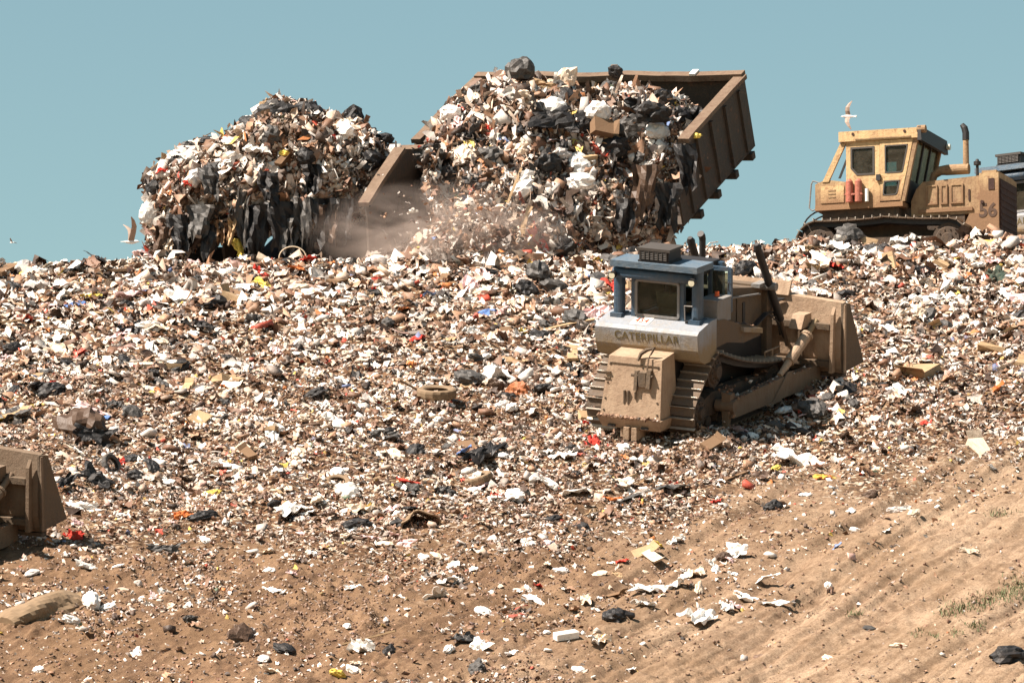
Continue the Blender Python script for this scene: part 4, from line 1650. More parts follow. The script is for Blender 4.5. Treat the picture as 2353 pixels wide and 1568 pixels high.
def dent(bm, amp, seed, cuts=3):
    """beat a straight plate or bar out of true"""
    for k in range(cuts):
        es = [e for e in bm.edges if e.calc_length() > .45]
        if es:
            bmesh.ops.subdivide_edges(bm, edges=es, cuts=1, use_grid_fill=True)
    for v in bm.verts:
        c = v.co
        v.co = c + Vector((float(vnoise(c.y * 1.7 + seed, c.z * 1.7)), float(vnoise(c.x * 1.7, c.z * 1.7 + seed)), float(vnoise(c.x * 1.3 + seed, c.y * 1.3)))) * amp


def build_wagon(label, A, ax, L, W, H, rim, outline=None, left_cut=True):
    """tipped box: local x along the box, y away from the tipping side, z from floor to rim; the origin is the far right rim corner"""
    e1, e2, e3 = ax
    m = Matrix((e1, -e2, -e3)).transposed().to_4x4()
    root = thing('refuse_wagon', label, 'wagon', Matrix.Translation(A) @ m, 'tipping wagons on the crest')
    flare = .06
    wall = outline or [(0, 0), (-rim, 0), (-W, -H * .62), (-W, -H), (0, -H)]
    for s, nm in ((0, 'end_wall'), (1, 'end_wall')):
        x0 = -.05 if s == 0 else -L
        bm = bmesh.new()
        prism(bm, wall if s == 0 else [(y, max(z, -1.0)) if outline else (y, z) for y, z in wall], x0, x0 + .05)
        dent(bm, .022, 5 + s)
        ew = part(nm, bm, M_WAGON, root)
        # stiffening ribs on the outside
        xo = .001 if s == 0 else -L - .07
        ys = [-.5, -1.45, -2.4, -3.35, -4.2]
        for y in ys:
            if y < -W + .2:
                continue
            top = -.12 if y > -rim else -H * .45
            bm = bmesh.new()
            bx(bm, xo, xo + .069, y - .06, y + .06, -H + .02, top)
            part('rib', bm, M_WAGON, ew, bevel=.01)
        bm = bmesh.new()
        bx(bm, xo, xo + .069, -W + .1, -.05, -H * .55 - .05, -H * .55 + .05)
        part('rib', bm, M_WAGON, ew) if False else bm.free()
        # rim strip
        pts = wall[:2] if outline is None else wall[1:3]
        (ya, za), (yb, zb) = pts
        d = Vector((0, yb - ya, zb - za)).normalized()
        bm = bmesh.new()
        xa, xb = (-.20, .09) if s == 0 else (-L - .09, -L + .16)
        nrm = Vector((0, -d.z, d.y))
        if nrm.z < 0:
            nrm = -nrm
        a, b = Vector((0, ya, za)), Vector((0, yb, zb))
        c = [a, b, b + nrm * .11, a + nrm * .11]
        hexa(bm, [(xa, *c[0].yz), (xb, *c[0].yz), (xb, *c[1].yz), (xa, *c[1].yz), (xa, *c[3].yz), (xb, *c[3].yz), (xb, *c[2].yz), (xa, *c[2].yz)])
        dent(bm, .018, 9 + s, 3)
        part('rim', bm, M_RIM, ew)
    bm = bmesh.new()
    bx(bm, -L, -.0, .002, .06, -H, 0)
    bw = part('back_wall', bm, M_WAGON, root)
    bm = bmesh.new()
    bx(bm, -L - .05, -.0, -.14, .12, .002, .16)
    dent(bm, .028, 21, 4)
    part('rim', bm, M_RIM, bw)
    for k in range(7):
        bm = bmesh.new()
        x = -.5 - k * (L - 1) / 6
        bx(bm, x - .06, x + .06, .062, .16, -H, -.02)
        part('rib', bm, M_WAGON, bw)
    bm = bmesh.new()
    bx(bm, -L, .0, -W, .06, -H - .06, -H - .002)
    fl = part('floor', bm, M_WAGON, root)
    for y in (-.35, -1.5, -2.7, -3.9):
        bm = bmesh.new()
        bx(bm, -L, .10, y - .10, y + .10, -H - .24, -H - .062)
        part('floor_beam', bm, M_WAGON, fl, bevel=.01)
    return root


def world_part(name, bm, mat, root, bevel=0.0):
    """a part modelled in world coordinates"""
    o = part(name, bm, mat, root, bevel=bevel)
    o.matrix_parent_inverse = root.matrix_world.inverted()
    return o


AX = wagon_axes(R(24), R(32), R(-4))
tipped = build_wagon('big steel refuse wagon tipped up high, spilling garbage towards the slope', P(1708, 181, 155.0), AX, 7.15, 4.85, 1.75, 4.0)
left_w = build_wagon('refuse wagon left of the raised one, hidden under a heaped overflowing load', P(1002, 351, 153.4), AX, 3.9, 4.9, 1.5, 3.9,
                     [(0, 0), (-1.75, .79), (-4.1, .37), (-4.4, -.9), (-4.4, -2.3), (0, -2.3)])
# stakes on the rim of the raised wagon
bm = bmesh.new()
bx(bm, -3.42, -3.26, -.15, -.06, -.35, .42)
part('stake', bm, M_RIM, tipped)
bm = bmesh.new()
bx(bm, -1.36, -1.20, -.15, .13, .0, .20)
part('rag', bm, M_WHITE, tipped)


def crawler(root, cx, cy, zg, low=False):
    """low undercarriage: frame, two crawler tracks with their wheels, and the ram that lifts the box"""
    bm = bmesh.new()
    if low:
        bx(bm, cx - 2.15, cx + 2.35, cy - .9, cy + 1.2, zg + .75, zg + 1.3)  # frame box enlarged into a dark mass for shade under the load
        bx(bm, cx - 2.05, cx - 1.75, cy - .8, cy - .5, zg - .1, zg + .749)
    else:
        bx(bm, cx - 3.0, cx + 3.0, cy - .35, cy + .35, zg + .75, zg + 1.05)
    bx(bm, cx - 1.9, cx + 1.9, cy - 1.2, cy + 1.2, zg + .55, zg + .749)
    world_part('chassis', bm, M_DARK, root, .03)
    if low:
        bm = bmesh.new()
        bx(bm, cx - 2.0, cx + 2.3, cy - .75, cy - .68, zg - .1, zg + .749)  # plain dark panel added as the shade beneath the load
        world_part('shade_panel', bm, M_DARK, root)
    for s in (-1, 1):
        circ = [(cx - 1.3, zg + .48, .46), (cx + 1.3, zg + .48, .46)]
        path, pts = belt_path(circ, .22)
        outer = [(q.x, q.y) for q in pts[::2]]
        n = len(outer)
        inner = [(q[0] * .9 + .1 * cx, zg + .48 + (q[1] - zg - .48) * .8) for q in outer]
        y0 = cy + s * 1.15
        world_part('track', frame_bm(outer, inner, y0 - .25, y0 + .25, 'y'), M_DARK, root)
        for x in (cx - 1.3, cx - .45, cx + .45, cx + 1.3):
            bm = bmesh.new()
            rr = .36 if abs(x - cx) > 1 else .24
            z = zg + .48 if rr > .3 else zg + .36
            cyl(bm, (x, y0 - .2, z), (x, y0 + .2, z), rr, rr, 18)
            cyl(bm, (x, y0 - .24, z), (x, y0 + .24, z), rr * .35, rr * .35, 12)
            world_part('wheel', bm, M_HUB, root)


def ram(root, a, b):
    bm = bmesh.new()
    a, b = Vector(a), Vector(b)
    cyl(bm, a, a.lerp(b, .55), .12, .12, 12)
    cyl(bm, a.lerp(b, .55), b, .07, .07, 12)
    world_part('lift_ram', bm, M_DARK, root)


for w, X in ((tipped, 1400), (left_w, 575)):
    base = P(X, 590, 154.0)
    zg = float(height(base.x, 153.2))
    crawler(w, base.x, 153.2, zg, w is left_w)
    mw = w.matrix_world
    ram(w, (base.x, 153.0, zg + .8), mw @ Vector((-3.4, -2.2, -1.99 if w is tipped else -1.74)))


# ------------------------------------------------------------------ garbage loads: solid heaps covered with real pieces
PAL_DARK = PAL_W.copy()
PAL_DARK[4] *= 1.7
PAL_DARK[3] *= 1.2


def load_heap(name, Xs, T, B, s_top, s_bot, D, seed, n_fine, n_mid, label, dirt):
    """heap with upper outline T and lower outline B (photo heights at Xs), leaning from s_top (back) to s_bot (front)"""
    rng = np.random.default_rng(seed)
    NX, NA = 64, 40
    gx = np.linspace(Xs[0], Xs[-1], NX)
    t, b = np.interp(gx, Xs, T), np.interp(gx, Xs, B)
    ex = 1 - np.abs(np.linspace(-1, 1, NX)) ** 6
    an = np.linspace(0, 2 * math.pi, NA, endpoint=False)
    V = np.zeros((NX, NA, 3))
    for i in range(NX):
        mid, hh = (t[i] + b[i]) / 2, (b[i] - t[i]) / 2
        ca, sa = np.cos(an), np.sin(an)
        px = np.sign(ca) * np.abs(ca) ** .7
        py = np.sign(sa) * np.abs(sa) ** .7
        Yp = mid - hh * py
        fr = (py + 1) / 2
        sb = np.interp(gx[i], Xs, s_bot) if hasattr(s_bot, '__len__') else s_bot
        s = sb + (s_top - sb) * fr + D * px * (.35 + .65 * ex[i])
        for k in range(NA):
            V[i, k] = P(gx[i], Yp[k], s[k])
    # lumpiness
    nz = fbm(V[..., 0] * 1.1 + V[..., 2] * .7, V[..., 1] * 1.1 - V[..., 2], seed, 4)
    cen = V.mean(1, keepdims=True)
    dv = V - cen
    dv /= np.linalg.norm(dv, axis=2, keepdims=True) + 1e-9
    V = V + dv * (nz * .24)[..., None]
    faces = []
    for i in range(NX - 1):
        for k in range(NA):
            j = (k + 1) % NA
            faces.append((i * NA + k, i * NA + j, (i + 1) * NA + j, (i + 1) * NA + k))
    Vf = V.reshape(-1, 3)
    cap0, cap1 = list(range(NA)), [(NX - 1) * NA + k for k in range(NA)]
    me = bpy.data.meshes.new(name)
    me.from_pydata(Vf.tolist(), [], faces + [cap0[::-1], cap1])
    me.update()
    bmx = bmesh.new()
    bmx.from_mesh(me)
    bmesh.ops.recalc_face_normals(bmx, faces=bmx.faces)
    bmx.to_mesh(me)
    bmx.free()
    me.color_attributes.new('Col', 'FLOAT_COLOR', 'POINT').data.foreach_set('color', np.tile(np.array([.10, .06, .036, 1], np.float32), len(Vf)))
    core = link(name, me, M_HEAP)
    core['kind'] = 'stuff'
    core['label'] = label
    # sample the surface
    F_ = np.array(faces)
    a_, b_, c_, d_ = (Vf[F_[:, k]] for k in range(4))
    nn = np.cross(c_ - a_, d_ - b_)
    area = np.linalg.norm(nn, axis=1) / 2
    nn = nn / (np.linalg.norm(nn, axis=1, keepdims=True) + 1e-9)
    cc = (a_ + b_ + c_ + d_) / 4
    out = cc - cen.reshape(NX, 3)[F_[:, 0] // NA]
    nn = np.where((np.sum(nn * out, 1) < 0)[:, None], -nn, nn)
    pr = area * np.where(nn[:, 1] < .35, 1.0, .25)

    def put(nm, n, lo, hi, weights, tilt, push, sd):
        r2 = np.random.default_rng(sd)
        f = r2.choice(len(F_), n, p=pr / pr.sum())
        u, v = r2.uniform(0, 1, (2, n, 1))
        pos = (a_[f] * (1 - u) + b_[f] * u) * (1 - v) + (d_[f] * (1 - u) + c_[f] * u) * v
        size = np.exp(r2.uniform(math.log(lo), math.log(hi), n))
        nr = nn[f] + r2.normal(0, tilt, (n, 3))
        pos = pos + nn[f] * (size * push * r2.uniform(-.3, 1, n))[:, None]
        pb = np.clip(fbm(pos[:, 0] / .9, pos[:, 2] / .9, seed + 5, 3) * .6 + dirt, 0, .8)[:, None] * r2.uniform(.1, 1, (n, 1))
        cols = pick_cols(r2, n, 0, .5, PAL_DARK) * (1 - pb) + np.array([.15, .09, .05]) * pb
        o = pieces_mesh(nm, pos, nr, size, pick_kinds(r2, n, weights), cols, r2, None, (0, -.3, -1))
        o.parent = core
        o['kind'] = 'stuff'
        return o
    put('small_refuse', n_fine, .07, .18, {'sheet': 6, 'lump': .3, 'box': .7, 'stick': 1.2, 'strip': 3}, .8, .5, seed + 1)
    put('large_refuse', n_mid, .15, .42, {'bag': .6, 'sheet': 1.5, 'bigsheet': 4.5, 'box': .6, 'stick': .6, 'strip': 3.5}, .6, .35, seed + 2)
    return core, (a_, b_, c_, d_, nn, pr)


LX = [343, 356, 410, 450, 500, 560, 605, 640, 690, 760, 830, 870, 905]
LT = [425, 398, 372, 358, 338, 304, 262, 256, 258, 278, 306, 332, 354]
LB = [570, 585, 562, 535, 520, 524, 520, 516, 518, 508, 470, 418, 366]
load_left, surf_left = load_heap('garbage_load', LX, LT, LB, 152.9, 152.5, 1.35, 201, 13000, 4200,
                                 'heaped load of mixed garbage overflowing the left wagon', .12)
TX = [984, 1000, 1034, 1070, 1110, 1170, 1230, 1300, 1350, 1400, 1480, 1545, 1578, 1602]
TT = [340, 304, 264, 228, 200, 186, 190, 206, 216, 221, 222, 230, 246, 284]
TB = [360, 470, 570, 605, 610, 608, 602, 594, 586, 576, 556, 516, 450, 350]
load_tip, surf_tip = load_heap('garbage_load', TX, TT, TB, 154.2, [150.6, 150.4, 150.2, 150.2, 150.2, 150.3, 150.6, 151.2, 151.8, 152.2, 152.6, 152.8, 153.0, 153.2], 1.0, 301, 19000, 6000,
                               'mass of garbage sliding out of the raised wagon onto the slope', .16)

SX = [880, 930, 980, 1030, 1090, 1150, 1200]
ST = [594, 575, 548, 515, 490, 480, 500]
SB = [606, 612, 616, 618, 618, 616, 612]
load_spill, surf_spill = load_heap('garbage_spill', SX, ST, SB, 151.2, 149.6, .7, 401, 3200, 700,
                                   'garbage spilled on the ground in the dust between the two wagons', .2)


# ------------------------------------------------------------------ single pieces of refuse one can pick out
def np_mesh(name, v, f, mat, smooth_shade=False):
    me = bpy.data.meshes.new(name)
    me.from_pydata([tuple(x) for x in v], [], [tuple(int(i) for i in q) for q in f])
    me.update()
    me.materials.append(mat)
    if smooth_shade:
        me.polygons.foreach_set('use_smooth', [True] * len(me.polygons))
    return me


def bag_mesh(seed, mat, name):
    """filled, knotted bag: creased lump with a twisted neck"""
    rng = np.random.default_rng(seed)
    bm = bmesh.new()
    bmesh.ops.create_icosphere(bm, subdivisions=3, radius=0.5)
    v = np.array([x.co[:] for x in bm.verts])
    f = [[a.index for a in x.verts] for x in bm.faces]
    bm.free()
    d = v / np.linalg.norm(v, axis=1, keepdims=True)
    r = np.ones(len(v))
    for k in range(7):
        w = rng.normal(0, 1, 3) * rng.uniform(2.5, 6)
        r += (np.abs(np.sin(d @ w + rng.uniform(0, 6))) - .6) * rng.uniform(.06, .17)
    for k in range(6):
        w = rng.normal(0, 1, 3) * rng.uniform(8, 16)
        r += (np.abs(np.sin(d @ w + rng.uniform(0, 6))) - .6) * .045
    nk = rng.normal(0, 1, 3)
    nk[2] = abs(nk[2]) * .5
    nk /= np.linalg.norm(nk)
    c = d @ nk
    r += np.clip(c - .86, 0, 1) * rng.uniform(2.0, 4.5)
    v = v * r[:, None] * np.array([1, rng.uniform(.6, .9), rng.uniform(.42, .68)])
    v[:, 2] = np.maximum(v[:, 2], -.22)
    return np_mesh(name, v, f, mat)


def sheet_mesh(seed, mat, name, rag=False):
    """torn crumpled film or cloth, with thickness"""
    rng = np.random.default_rng(seed)
    n = 10
    g = np.linspace(-.5, .5, n)
    gx, gy = np.meshgrid(g, g)
    ang = np.arctan2(gy, gx)
    edge = 1 + .16 * np.sin(ang * 3 + rng.uniform(0, 6)) + .12 * np.sin(ang * 7 + rng.uniform(0, 6))
    fx = gx * edge + rng.normal(0, .022, (n, n))
    fy = gy * edge * rng.uniform(.5, .85) + rng.normal(0, .022, (n, n))
    fz = np.zeros((n, n))
    for k in range(5):
        a = rng.uniform(0, 3.14)
        fr = rng.uniform(3, 9)
        fz += (np.abs(np.sin((gx * math.cos(a) + gy * math.sin(a)) * fr + rng.uniform(0, 6))) - .5) * rng.uniform(.05, .13)
    fz += rng.normal(0, .018, (n, n))
    top = np.stack([fx.ravel(), fy.ravel(), fz.ravel()], 1)
    bot = top - np.array([0, 0, .02])
    v = np.concatenate([top, bot])
    f = []
    for i in range(n - 1):
        for j in range(n - 1):
            a = i * n + j
            f.append((a, a + 1, a + n + 1, a + n))
            f.append((a + n * n, a + n * n + n, a + n * n + n + 1, a + n * n + 1))
    rim = [j for j in range(n)] + [i * n + n - 1 for i in range(1, n)] + [(n - 1) * n + j for j in range(n - 2, -1, -1)] + [i * n for i in range(n - 2, 0, -1)]
    for a, b in zip(rim, rim[1:] + rim[:1]):
        f.append((a, a + n * n, b + n * n, b))
    return np_mesh(name, v, f, mat)


def carton_mesh(seed, mat):
    """crushed carton: skewed box with one flap standing off"""
    rng = np.random.default_rng(seed)
    s = np.array([.5, rng.uniform(.28, .42), rng.uniform(.08, .22)])
    b = np.array([[x, y, z] for z in (-1, 1) for y in (-1, 1) for x in (-1, 1)]) * s + rng.normal(0, .045, (8, 3))
    f = [(0, 2, 3, 1), (4, 5, 7, 6), (0, 1, 5, 4), (2, 6, 7, 3), (0, 4, 6, 2), (1, 3, 7, 5)]
    fl = np.array([b[5], b[7], b[7] + [.22, .02, rng.uniform(.05, .25)], b[5] + [.22, -.02, rng.uniform(.05, .25)]])
    v = np.concatenate([b, fl, fl + [0, 0, .015]])
    f += [(8, 9, 10, 11), (12, 15, 14, 13), (8, 12, 13, 9), (9, 13, 14, 10), (10, 14, 15, 11), (11, 15, 12, 8)]
    return np_mesh('cardboard', v, f, mat)


def plank_mesh(seed, mat):
    rng = np.random.default_rng(seed)
    v, f = [], []
    xs = np.linspace(-.5, .5, 6)
    for i, x in enumerate(xs):
        k = .05 * math.sin(x * 3 + seed)
        w = .055 * rng.uniform(.85, 1.1)
        h = .018
        xo = x + (rng.normal(0, .015) if i in (0, 5) else 0)
        v += [(xo, -w + k, -h), (xo, w + k, -h), (xo, w + k, h), (xo, -w + k, h)]
    for i in range(5):
        a = i * 4
        for k in range(4):
            j = (k + 1) % 4
            f.append((a + k, a + j, a + 4 + j, a + 4 + k))
    f += [(3, 2, 1, 0), (20, 21, 22, 23)]
    return np_mesh('plank', v, f, mat)


def tyre_mesh(mat):
    prof = [(.30, -.08), (.34, -.115), (.44, -.125), (.485, -.10), (.5, -.05), (.5, .05), (.485, .10), (.44, .125), (.34, .115), (.30, .08), (.34, .06), (.43, .07), (.43, -.07), (.34, -.06)]
    n, N = len(prof), 32
    v, f = [], []
    for i in range(N):
        a = 2 * math.pi * i / N
        for r, z in prof:
            k = 1.0 if r < .484 else (1.015 if i % 2 else .985)
            v.append((r * k * math.cos(a), r * k * math.sin(a), z))
    for i in range(N):
        for k in range(n):
            j = (k + 1) % n
            f.append((i * n + k, ((i + 1) % N) * n + k, ((i + 1) % N) * n + j, i * n + j))
    return np_mesh('tyre', v, f, mat)


BAGS_W = [bag_mesh(400 + k, M_PLASTIC, 'plastic_bag') for k in range(14)]
BAGS_B = [bag_mesh(500 + k, M_BIN, 'bin_bag') for k in range(12)]
SHEET_W = [sheet_mesh(600 + k, M_PLASTIC, 'plastic_sheet') for k in range(12)]
SHEET_B = [sheet_mesh(650 + k, M_BIN, 'plastic_sheet') for k in range(8)]
RAGS = [sheet_mesh(700 + k, M_CARD, 'cloth', True) for k in range(10)]
CARDS = [carton_mesh(750 + k, M_CARD) for k in range(10)]
PLANKS = [plank_mesh(800 + k, M_CARD) for k in range(5)]
TYRE = tyre_mesh(M_RUBBER)

COLOURS = {'white': (.80, .765, .715), 'cream': (.67, .54, .41), 'pale grey': (.50, .46, .43), 'pinkish': (.72, .50, .48), 'black': (.014, .013, .013), 'dark grey': (.06, .056, .052),
           'dark green': (.03, .05, .035), 'tan': (.38, .255, .14), 'brown': (.17, .098, .05), 'dark brown': (.07, .04, .024), 'red': (.52, .035, .02), 'orange': (.50, .14, .03),
           'yellow': (.74, .55, .10), 'blue': (.10, .19, .42), 'dusty': (.23, .155, .09), 'rusty': (.33, .115, .045)}

MARKS = [('the climbing blue grey bulldozer', 1600, 850), ('the yellow bulldozer', 2060, 560), ('the garbage sliding from the raised wagon', 1330, 570),
         ('the heaped left wagon', 620, 600), ('the round tyre on the slope', 1003, 912), ('the rusty orange sack', 1195, 905),
         ('the hollow brown lump', 195, 990), ('the blade at the left edge', 70, 1120), ('the long brown roll', 95, 1400),
         ('the white foam block', 1300, 1468), ('the green grass', 2260, 1390), ('the black bag at bottom right', 2310, 1512),
         ('the big white heap of film', 1135, 872), ('the dark hooded sheet', 965, 1195), ('the rising dust', 1010, 600), ('the bulldozer blade', 1930, 870),
         ('the white strips of film', 1640, 1410), ('the left end of the crest', 120, 610), ('the upright dark tyre', 240, 1078), ('the right end of the crest', 2300, 560)]

PIECES = []          # dicts: object, X, Y, desc (adjectives + noun), where (fixed phrase or None), group, cat


def settle(mesh, X, Y, size, colour, spin=None, tilt=.35, sink=.1, squash=1.0, name=None, lift=0.0, stretch=1.0, nrm=None, pos=None, rng=RNG, upright=None):
    """lay a piece on the ground under a photo point (or at pos)"""
    if pos is None:
        p, s = ground_hit(X, Y)
        n = slope_normal(np.array([p.x]), np.array([p.y]))[0]
    else:
        p, n = pos, nrm
    n = Vector(n) + Vector(rng.normal(0, tilt, 3))
    n.normalize()
    if upright is not None:
        n = Vector(upright).normalized()
    sp = rng.uniform(0, 6.28) if spin is None else spin
    ref = Vector((math.cos(sp), math.sin(sp), 0))
    x = (ref - n * ref.dot(n)).normalized()
    y = n.cross(x)
    o = bpy.data.objects.new(name or mesh.name.split('.')[0], mesh)
    COL.objects.link(o)
    m = Matrix((x, y, n)).transposed().to_4x4()
    o.matrix_world = Matrix.Translation(p + n * (size * sink + lift)) @ m @ Matrix.Diagonal((size * stretch, size, size * squash, 1))
    c = COLOURS[colour]
    k = rng.uniform(.85, 1.12)
    o.color = (min(1, c[0] * k), min(1, c[1] * k), min(1, c[2] * k), 1)
    return o


def add(o, X, Y, desc, cat, group, where=None):
    PIECES.append(dict(o=o, X=X, Y=Y, desc=desc, cat=cat, group=group, where=where))
    return o


def fixed(mesh, X, Y, px, colour, label, cat, group=None, **k):
    """a piece the photograph shows singly; px is its width in photo units"""
    p, s = ground_hit(X, Y)
    o = settle(mesh, X, Y, px * s / F, colour, **k)
    tag(o, label, cat, group)
    return o


G_WB, G_BB, G_SH, G_RG, G_CB, G_PL, G_TY = ('plastic bags strewn over the landfill', 'black bin bags on the landfill', 'torn plastic film on the landfill', 'rags and cloth in the garbage',
                                            'cardboard pieces in the garbage', 'planks in the garbage', 'old tyres on the slope')
f_ = fixed
f_(TYRE, 1003, 914, 92, 'dusty', 'round dusty tyre lying flat on the slope left of the rusty orange sack', 'tyre', G_TY, tilt=.02, sink=.10, spin=0)
f_(TYRE, 1000, 968, 66, 'dusty', 'half buried pale tyre just below the round dusty tyre', 'tyre', G_TY, tilt=.3, sink=-.06)
f_(TYRE, 1095, 1102, 74, 'dusty', 'dusty tyre nearly covered by soil midway down the garbage slope', 'tyre', G_TY, tilt=.1, sink=.0)
f_(TYRE, 240, 1078, 56, 'dark grey', 'dark tyre standing on edge right of the blade at the left edge', 'tyre', G_TY, upright=(.75, -.6, .35), sink=.0, lift=.2)
f_(TYRE, 775, 1108, 60, 'dusty', 'flat brown tyre half sunk at the lower rim of the garbage', 'tyre', G_TY, tilt=.15, sink=-.02)
f_(BAGS_B[0], 1195, 908, 66, 'rusty', 'rusty orange brown sack lying mid slope left of the bulldozer', 'sack', None, squash=1.2)
f_(BAGS_B[1], 1250, 902, 52, 'black', 'black bin bag right beside the rusty orange sack', 'bin bag', G_BB)
f_(BAGS_B[2], 1075, 876, 78, 'dark grey', 'wide dark bin bag above the rusty sack and left of white film', 'bin bag', G_BB, squash=.8)
f_(SHEET_W[0], 1132, 872, 88, 'white', 'big white heap of plastic film left of the bulldozer rear', 'plastic film', G_SH, squash=1.5, tilt=.15)
f_(BAGS_B[3], 118, 903, 62, 'black', 'plump shiny black bag at the left of the slope below a red scrap', 'bin bag', G_BB, squash=1.1, tilt=.1)
f_(BAGS_B[4], 85, 890, 40, 'black', 'smaller black bag left of the plump shiny black bag', 'bin bag', G_BB)
f_(BAGS_B[5], 1235, 645, 62, 'dark grey', 'large round dark bag below the raised wagon, left of the bulldozer cab', 'bin bag', G_BB, squash=1.3, sink=.25, tilt=.1)
f_(BAGS_B[6], 1272, 668, 66, 'dark grey', 'dark bag slumped against the large round bag below the raised wagon', 'bin bag', G_BB)
f_(BAGS_B[7], 1325, 742, 66, 'dark grey', 'dark grey bag close to the left side of the bulldozer cab', 'bin bag', G_BB, squash=1.2)
f_(BAGS_B[8], 492, 708, 58, 'black', 'black bag on the slope straight below the left wagon', 'bin bag', G_BB)
f_(BAGS_B[9], 1135, 890, 44, 'dark brown', 'dark brown bag partly under the big white heap of film', 'bin bag', G_BB)
f_(SHEET_B[0], 1115, 1052, 100, 'black', 'long black sheet rolled up mid slope pointing to the upper right', 'plastic film', G_SH, stretch=1.3, squash=.9, tilt=.1, spin=R(62))
f_(BAGS_B[10], 1318, 1042, 44, 'black', 'black bag lying just below the bulldozer tow beam', 'bin bag', G_BB)
f_(BAGS_B[11], 1705, 1010, 36, 'black', 'small black bag right of the bulldozer track on the soil edge', 'bin bag', G_BB)
f_(BAGS_B[0], 1780, 985, 44, 'dark grey', 'dark grey bag below the bulldozer push arm', 'bin bag', G_BB)
f_(BAGS_B[3], 1870, 948, 70, 'dark grey', 'dark bag beneath the bulldozer blade end', 'bin bag', G_BB)
f_(BAGS_B[2], 1412, 1424, 66, 'black', 'black bin bag alone on brown soil right of the white foam block', 'bin bag', G_BB, squash=1.15, tilt=.1)
f_(BAGS_B[4], 2318, 1514, 84, 'black', 'black bag in the bottom right corner on bare tan soil', 'bin bag', G_BB, squash=1.15, tilt=.1)
f_(BAGS_B[6], 1775, 1168, 44, 'black', 'small black bag among white scraps on the right soil slope', 'bin bag', G_BB)
f_(BAGS_B[7], 2000, 1140, 36, 'dark brown', 'lone dark brown lump on the tan soil of the right slope', 'bin bag', G_BB)
f_(BAGS_B[8], 1662, 1286, 34, 'dark brown', 'dark bag between white scraps above the row of white film', 'bin bag', G_BB)
f_(BAGS_B[9], 2130, 1250 - 520, 50, 'dark grey', 'dark grey bag far right of the bulldozer blade on the upper slope', 'bin bag', G_BB)
f_(BAGS_B[1], 2040, 752, 40, 'black', 'black bag just right of the bulldozer blade top', 'bin bag', G_BB)
f_(BAGS_B[5], 1945, 545, 66, 'dark grey', 'dark bag on the crest in front of the yellow bulldozer track', 'bin bag', G_BB, squash=1.25, sink=.22)
f_(BAGS_B[10], 2030, 578, 46, 'black', 'black bag on the crest below the yellow bulldozer cab', 'bin bag', G_BB)
f_(SHEET_B[1], 1290, 585, 90, 'black', 'flat black sheet at the foot of the sliding garbage', 'plastic film', G_SH)
f_(SHEET_W[1], 2075, 562, 66, 'white', 'white film on the crest below the yellow bulldozer hood', 'plastic film', G_SH, tilt=.2)
f_(CARDS[0], 1985, 528, 40, 'tan', 'tan carton standing on the crest before the yellow bulldozer track', 'cardboard', G_CB, upright=(.2, -.9, .3), lift=.15)
f_(SHEET_W[2], 1490, 1360, 62, 'white', 'curled white sheet on soil above the row of white film', 'plastic film', G_SH, tilt=.1, stretch=1.2)
f_(SHEET_W[3], 1605, 1425, 64, 'white', 'white strips of torn film on soil, lower end of the lowest white row', 'plastic film', G_SH, stretch=1.4, squash=1.3)
f_(SHEET_W[4], 1668, 1400, 60, 'white', 'white strips of torn film on soil, middle of the lowest white row', 'plastic film', G_SH, stretch=1.4, squash=1.3)
f_(SHEET_W[5], 1708, 1378, 46, 'white', 'white strip of film on soil, upper end of the lowest white row', 'plastic film', G_SH, stretch=1.4)
f_(SHEET_W[6], 1560, 1345, 56, 'white', 'white film left in the upper row of film on the soil', 'plastic film', G_SH, squash=1.3)
f_(SHEET_W[7], 1600, 1322, 64, 'cream', 'cream film in the middle of the upper row on the soil', 'plastic film', G_SH, squash=1.3)
f_(SHEET_W[8], 1640, 1310, 44, 'white', 'white film at the right of the upper row on the soil', 'plastic film', G_SH)
f_(SHEET_W[9], 1695, 1276, 46, 'white', 'upright white scrap on soil right of the dark bag', 'plastic film', G_SH, upright=(-.3, -.8, .5), lift=.1)
f_(SHEET_W[10], 1480, 1392, 50, 'white', 'white film just right of the lone black bin bag', 'plastic film', G_SH)
f_(SHEET_W[11], 1785, 1392, 44, 'white', 'thin white strip alone on soil right of the white strips', 'plastic film', G_SH, stretch=1.6)
f_(SHEET_W[0], 1748, 1340, 46, 'white', 'white film strip above the lowest white row on soil', 'plastic film', G_SH, stretch=1.7)
f_(SHEET_W[1], 1360, 1478, 46, 'white', 'white film lying right of the foam block near the bottom', 'plastic film', G_SH)
f_(BAGS_W[0], 210, 1388, 62, 'white', 'bright white crumpled bag at the upper end of the long brown roll', 'plastic bag', G_WB, squash=1.3, tilt=.1)
f_(BAGS_W[1], 248, 1398, 38, 'white', 'small white bag right beside the bright crumpled bag by the brown roll', 'plastic bag', G_WB)
f_(BAGS_W[2], 162, 1428, 44, 'white', 'white bag lying below the long brown roll', 'plastic bag', G_WB)
f_(SHEET_W[3], 40, 1415, 60, 'white', 'white film caught on the long brown roll at the left edge', 'plastic film', G_SH)
f_(SHEET_W[4], 832, 1492, 66, 'white', 'white torn film near the bottom centre above a yellow bag', 'plastic film', G_SH, squash=1.5, stretch=.9)
f_(BAGS_W[3], 775, 1556, 40, 'yellow', 'yellow bag at the bottom edge left of centre', 'plastic bag', G_WB)
f_(BAGS_W[4], 812, 1546, 34, 'white', 'white bag beside the yellow bag at the bottom edge', 'plastic bag', G_WB)
f_(BAGS_W[5], 1110, 1412, 46, 'white', 'round white bag alone on soil at lower centre', 'plastic bag', G_WB)
f_(SHEET_W[6], 1005, 1376, 56, 'white', 'flat white film on soil at lower centre', 'plastic film', G_SH)
f_(SHEET_W[7], 1028, 1340, 50, 'white', 'white film on soil above the flat film at lower centre', 'plastic film', G_SH)
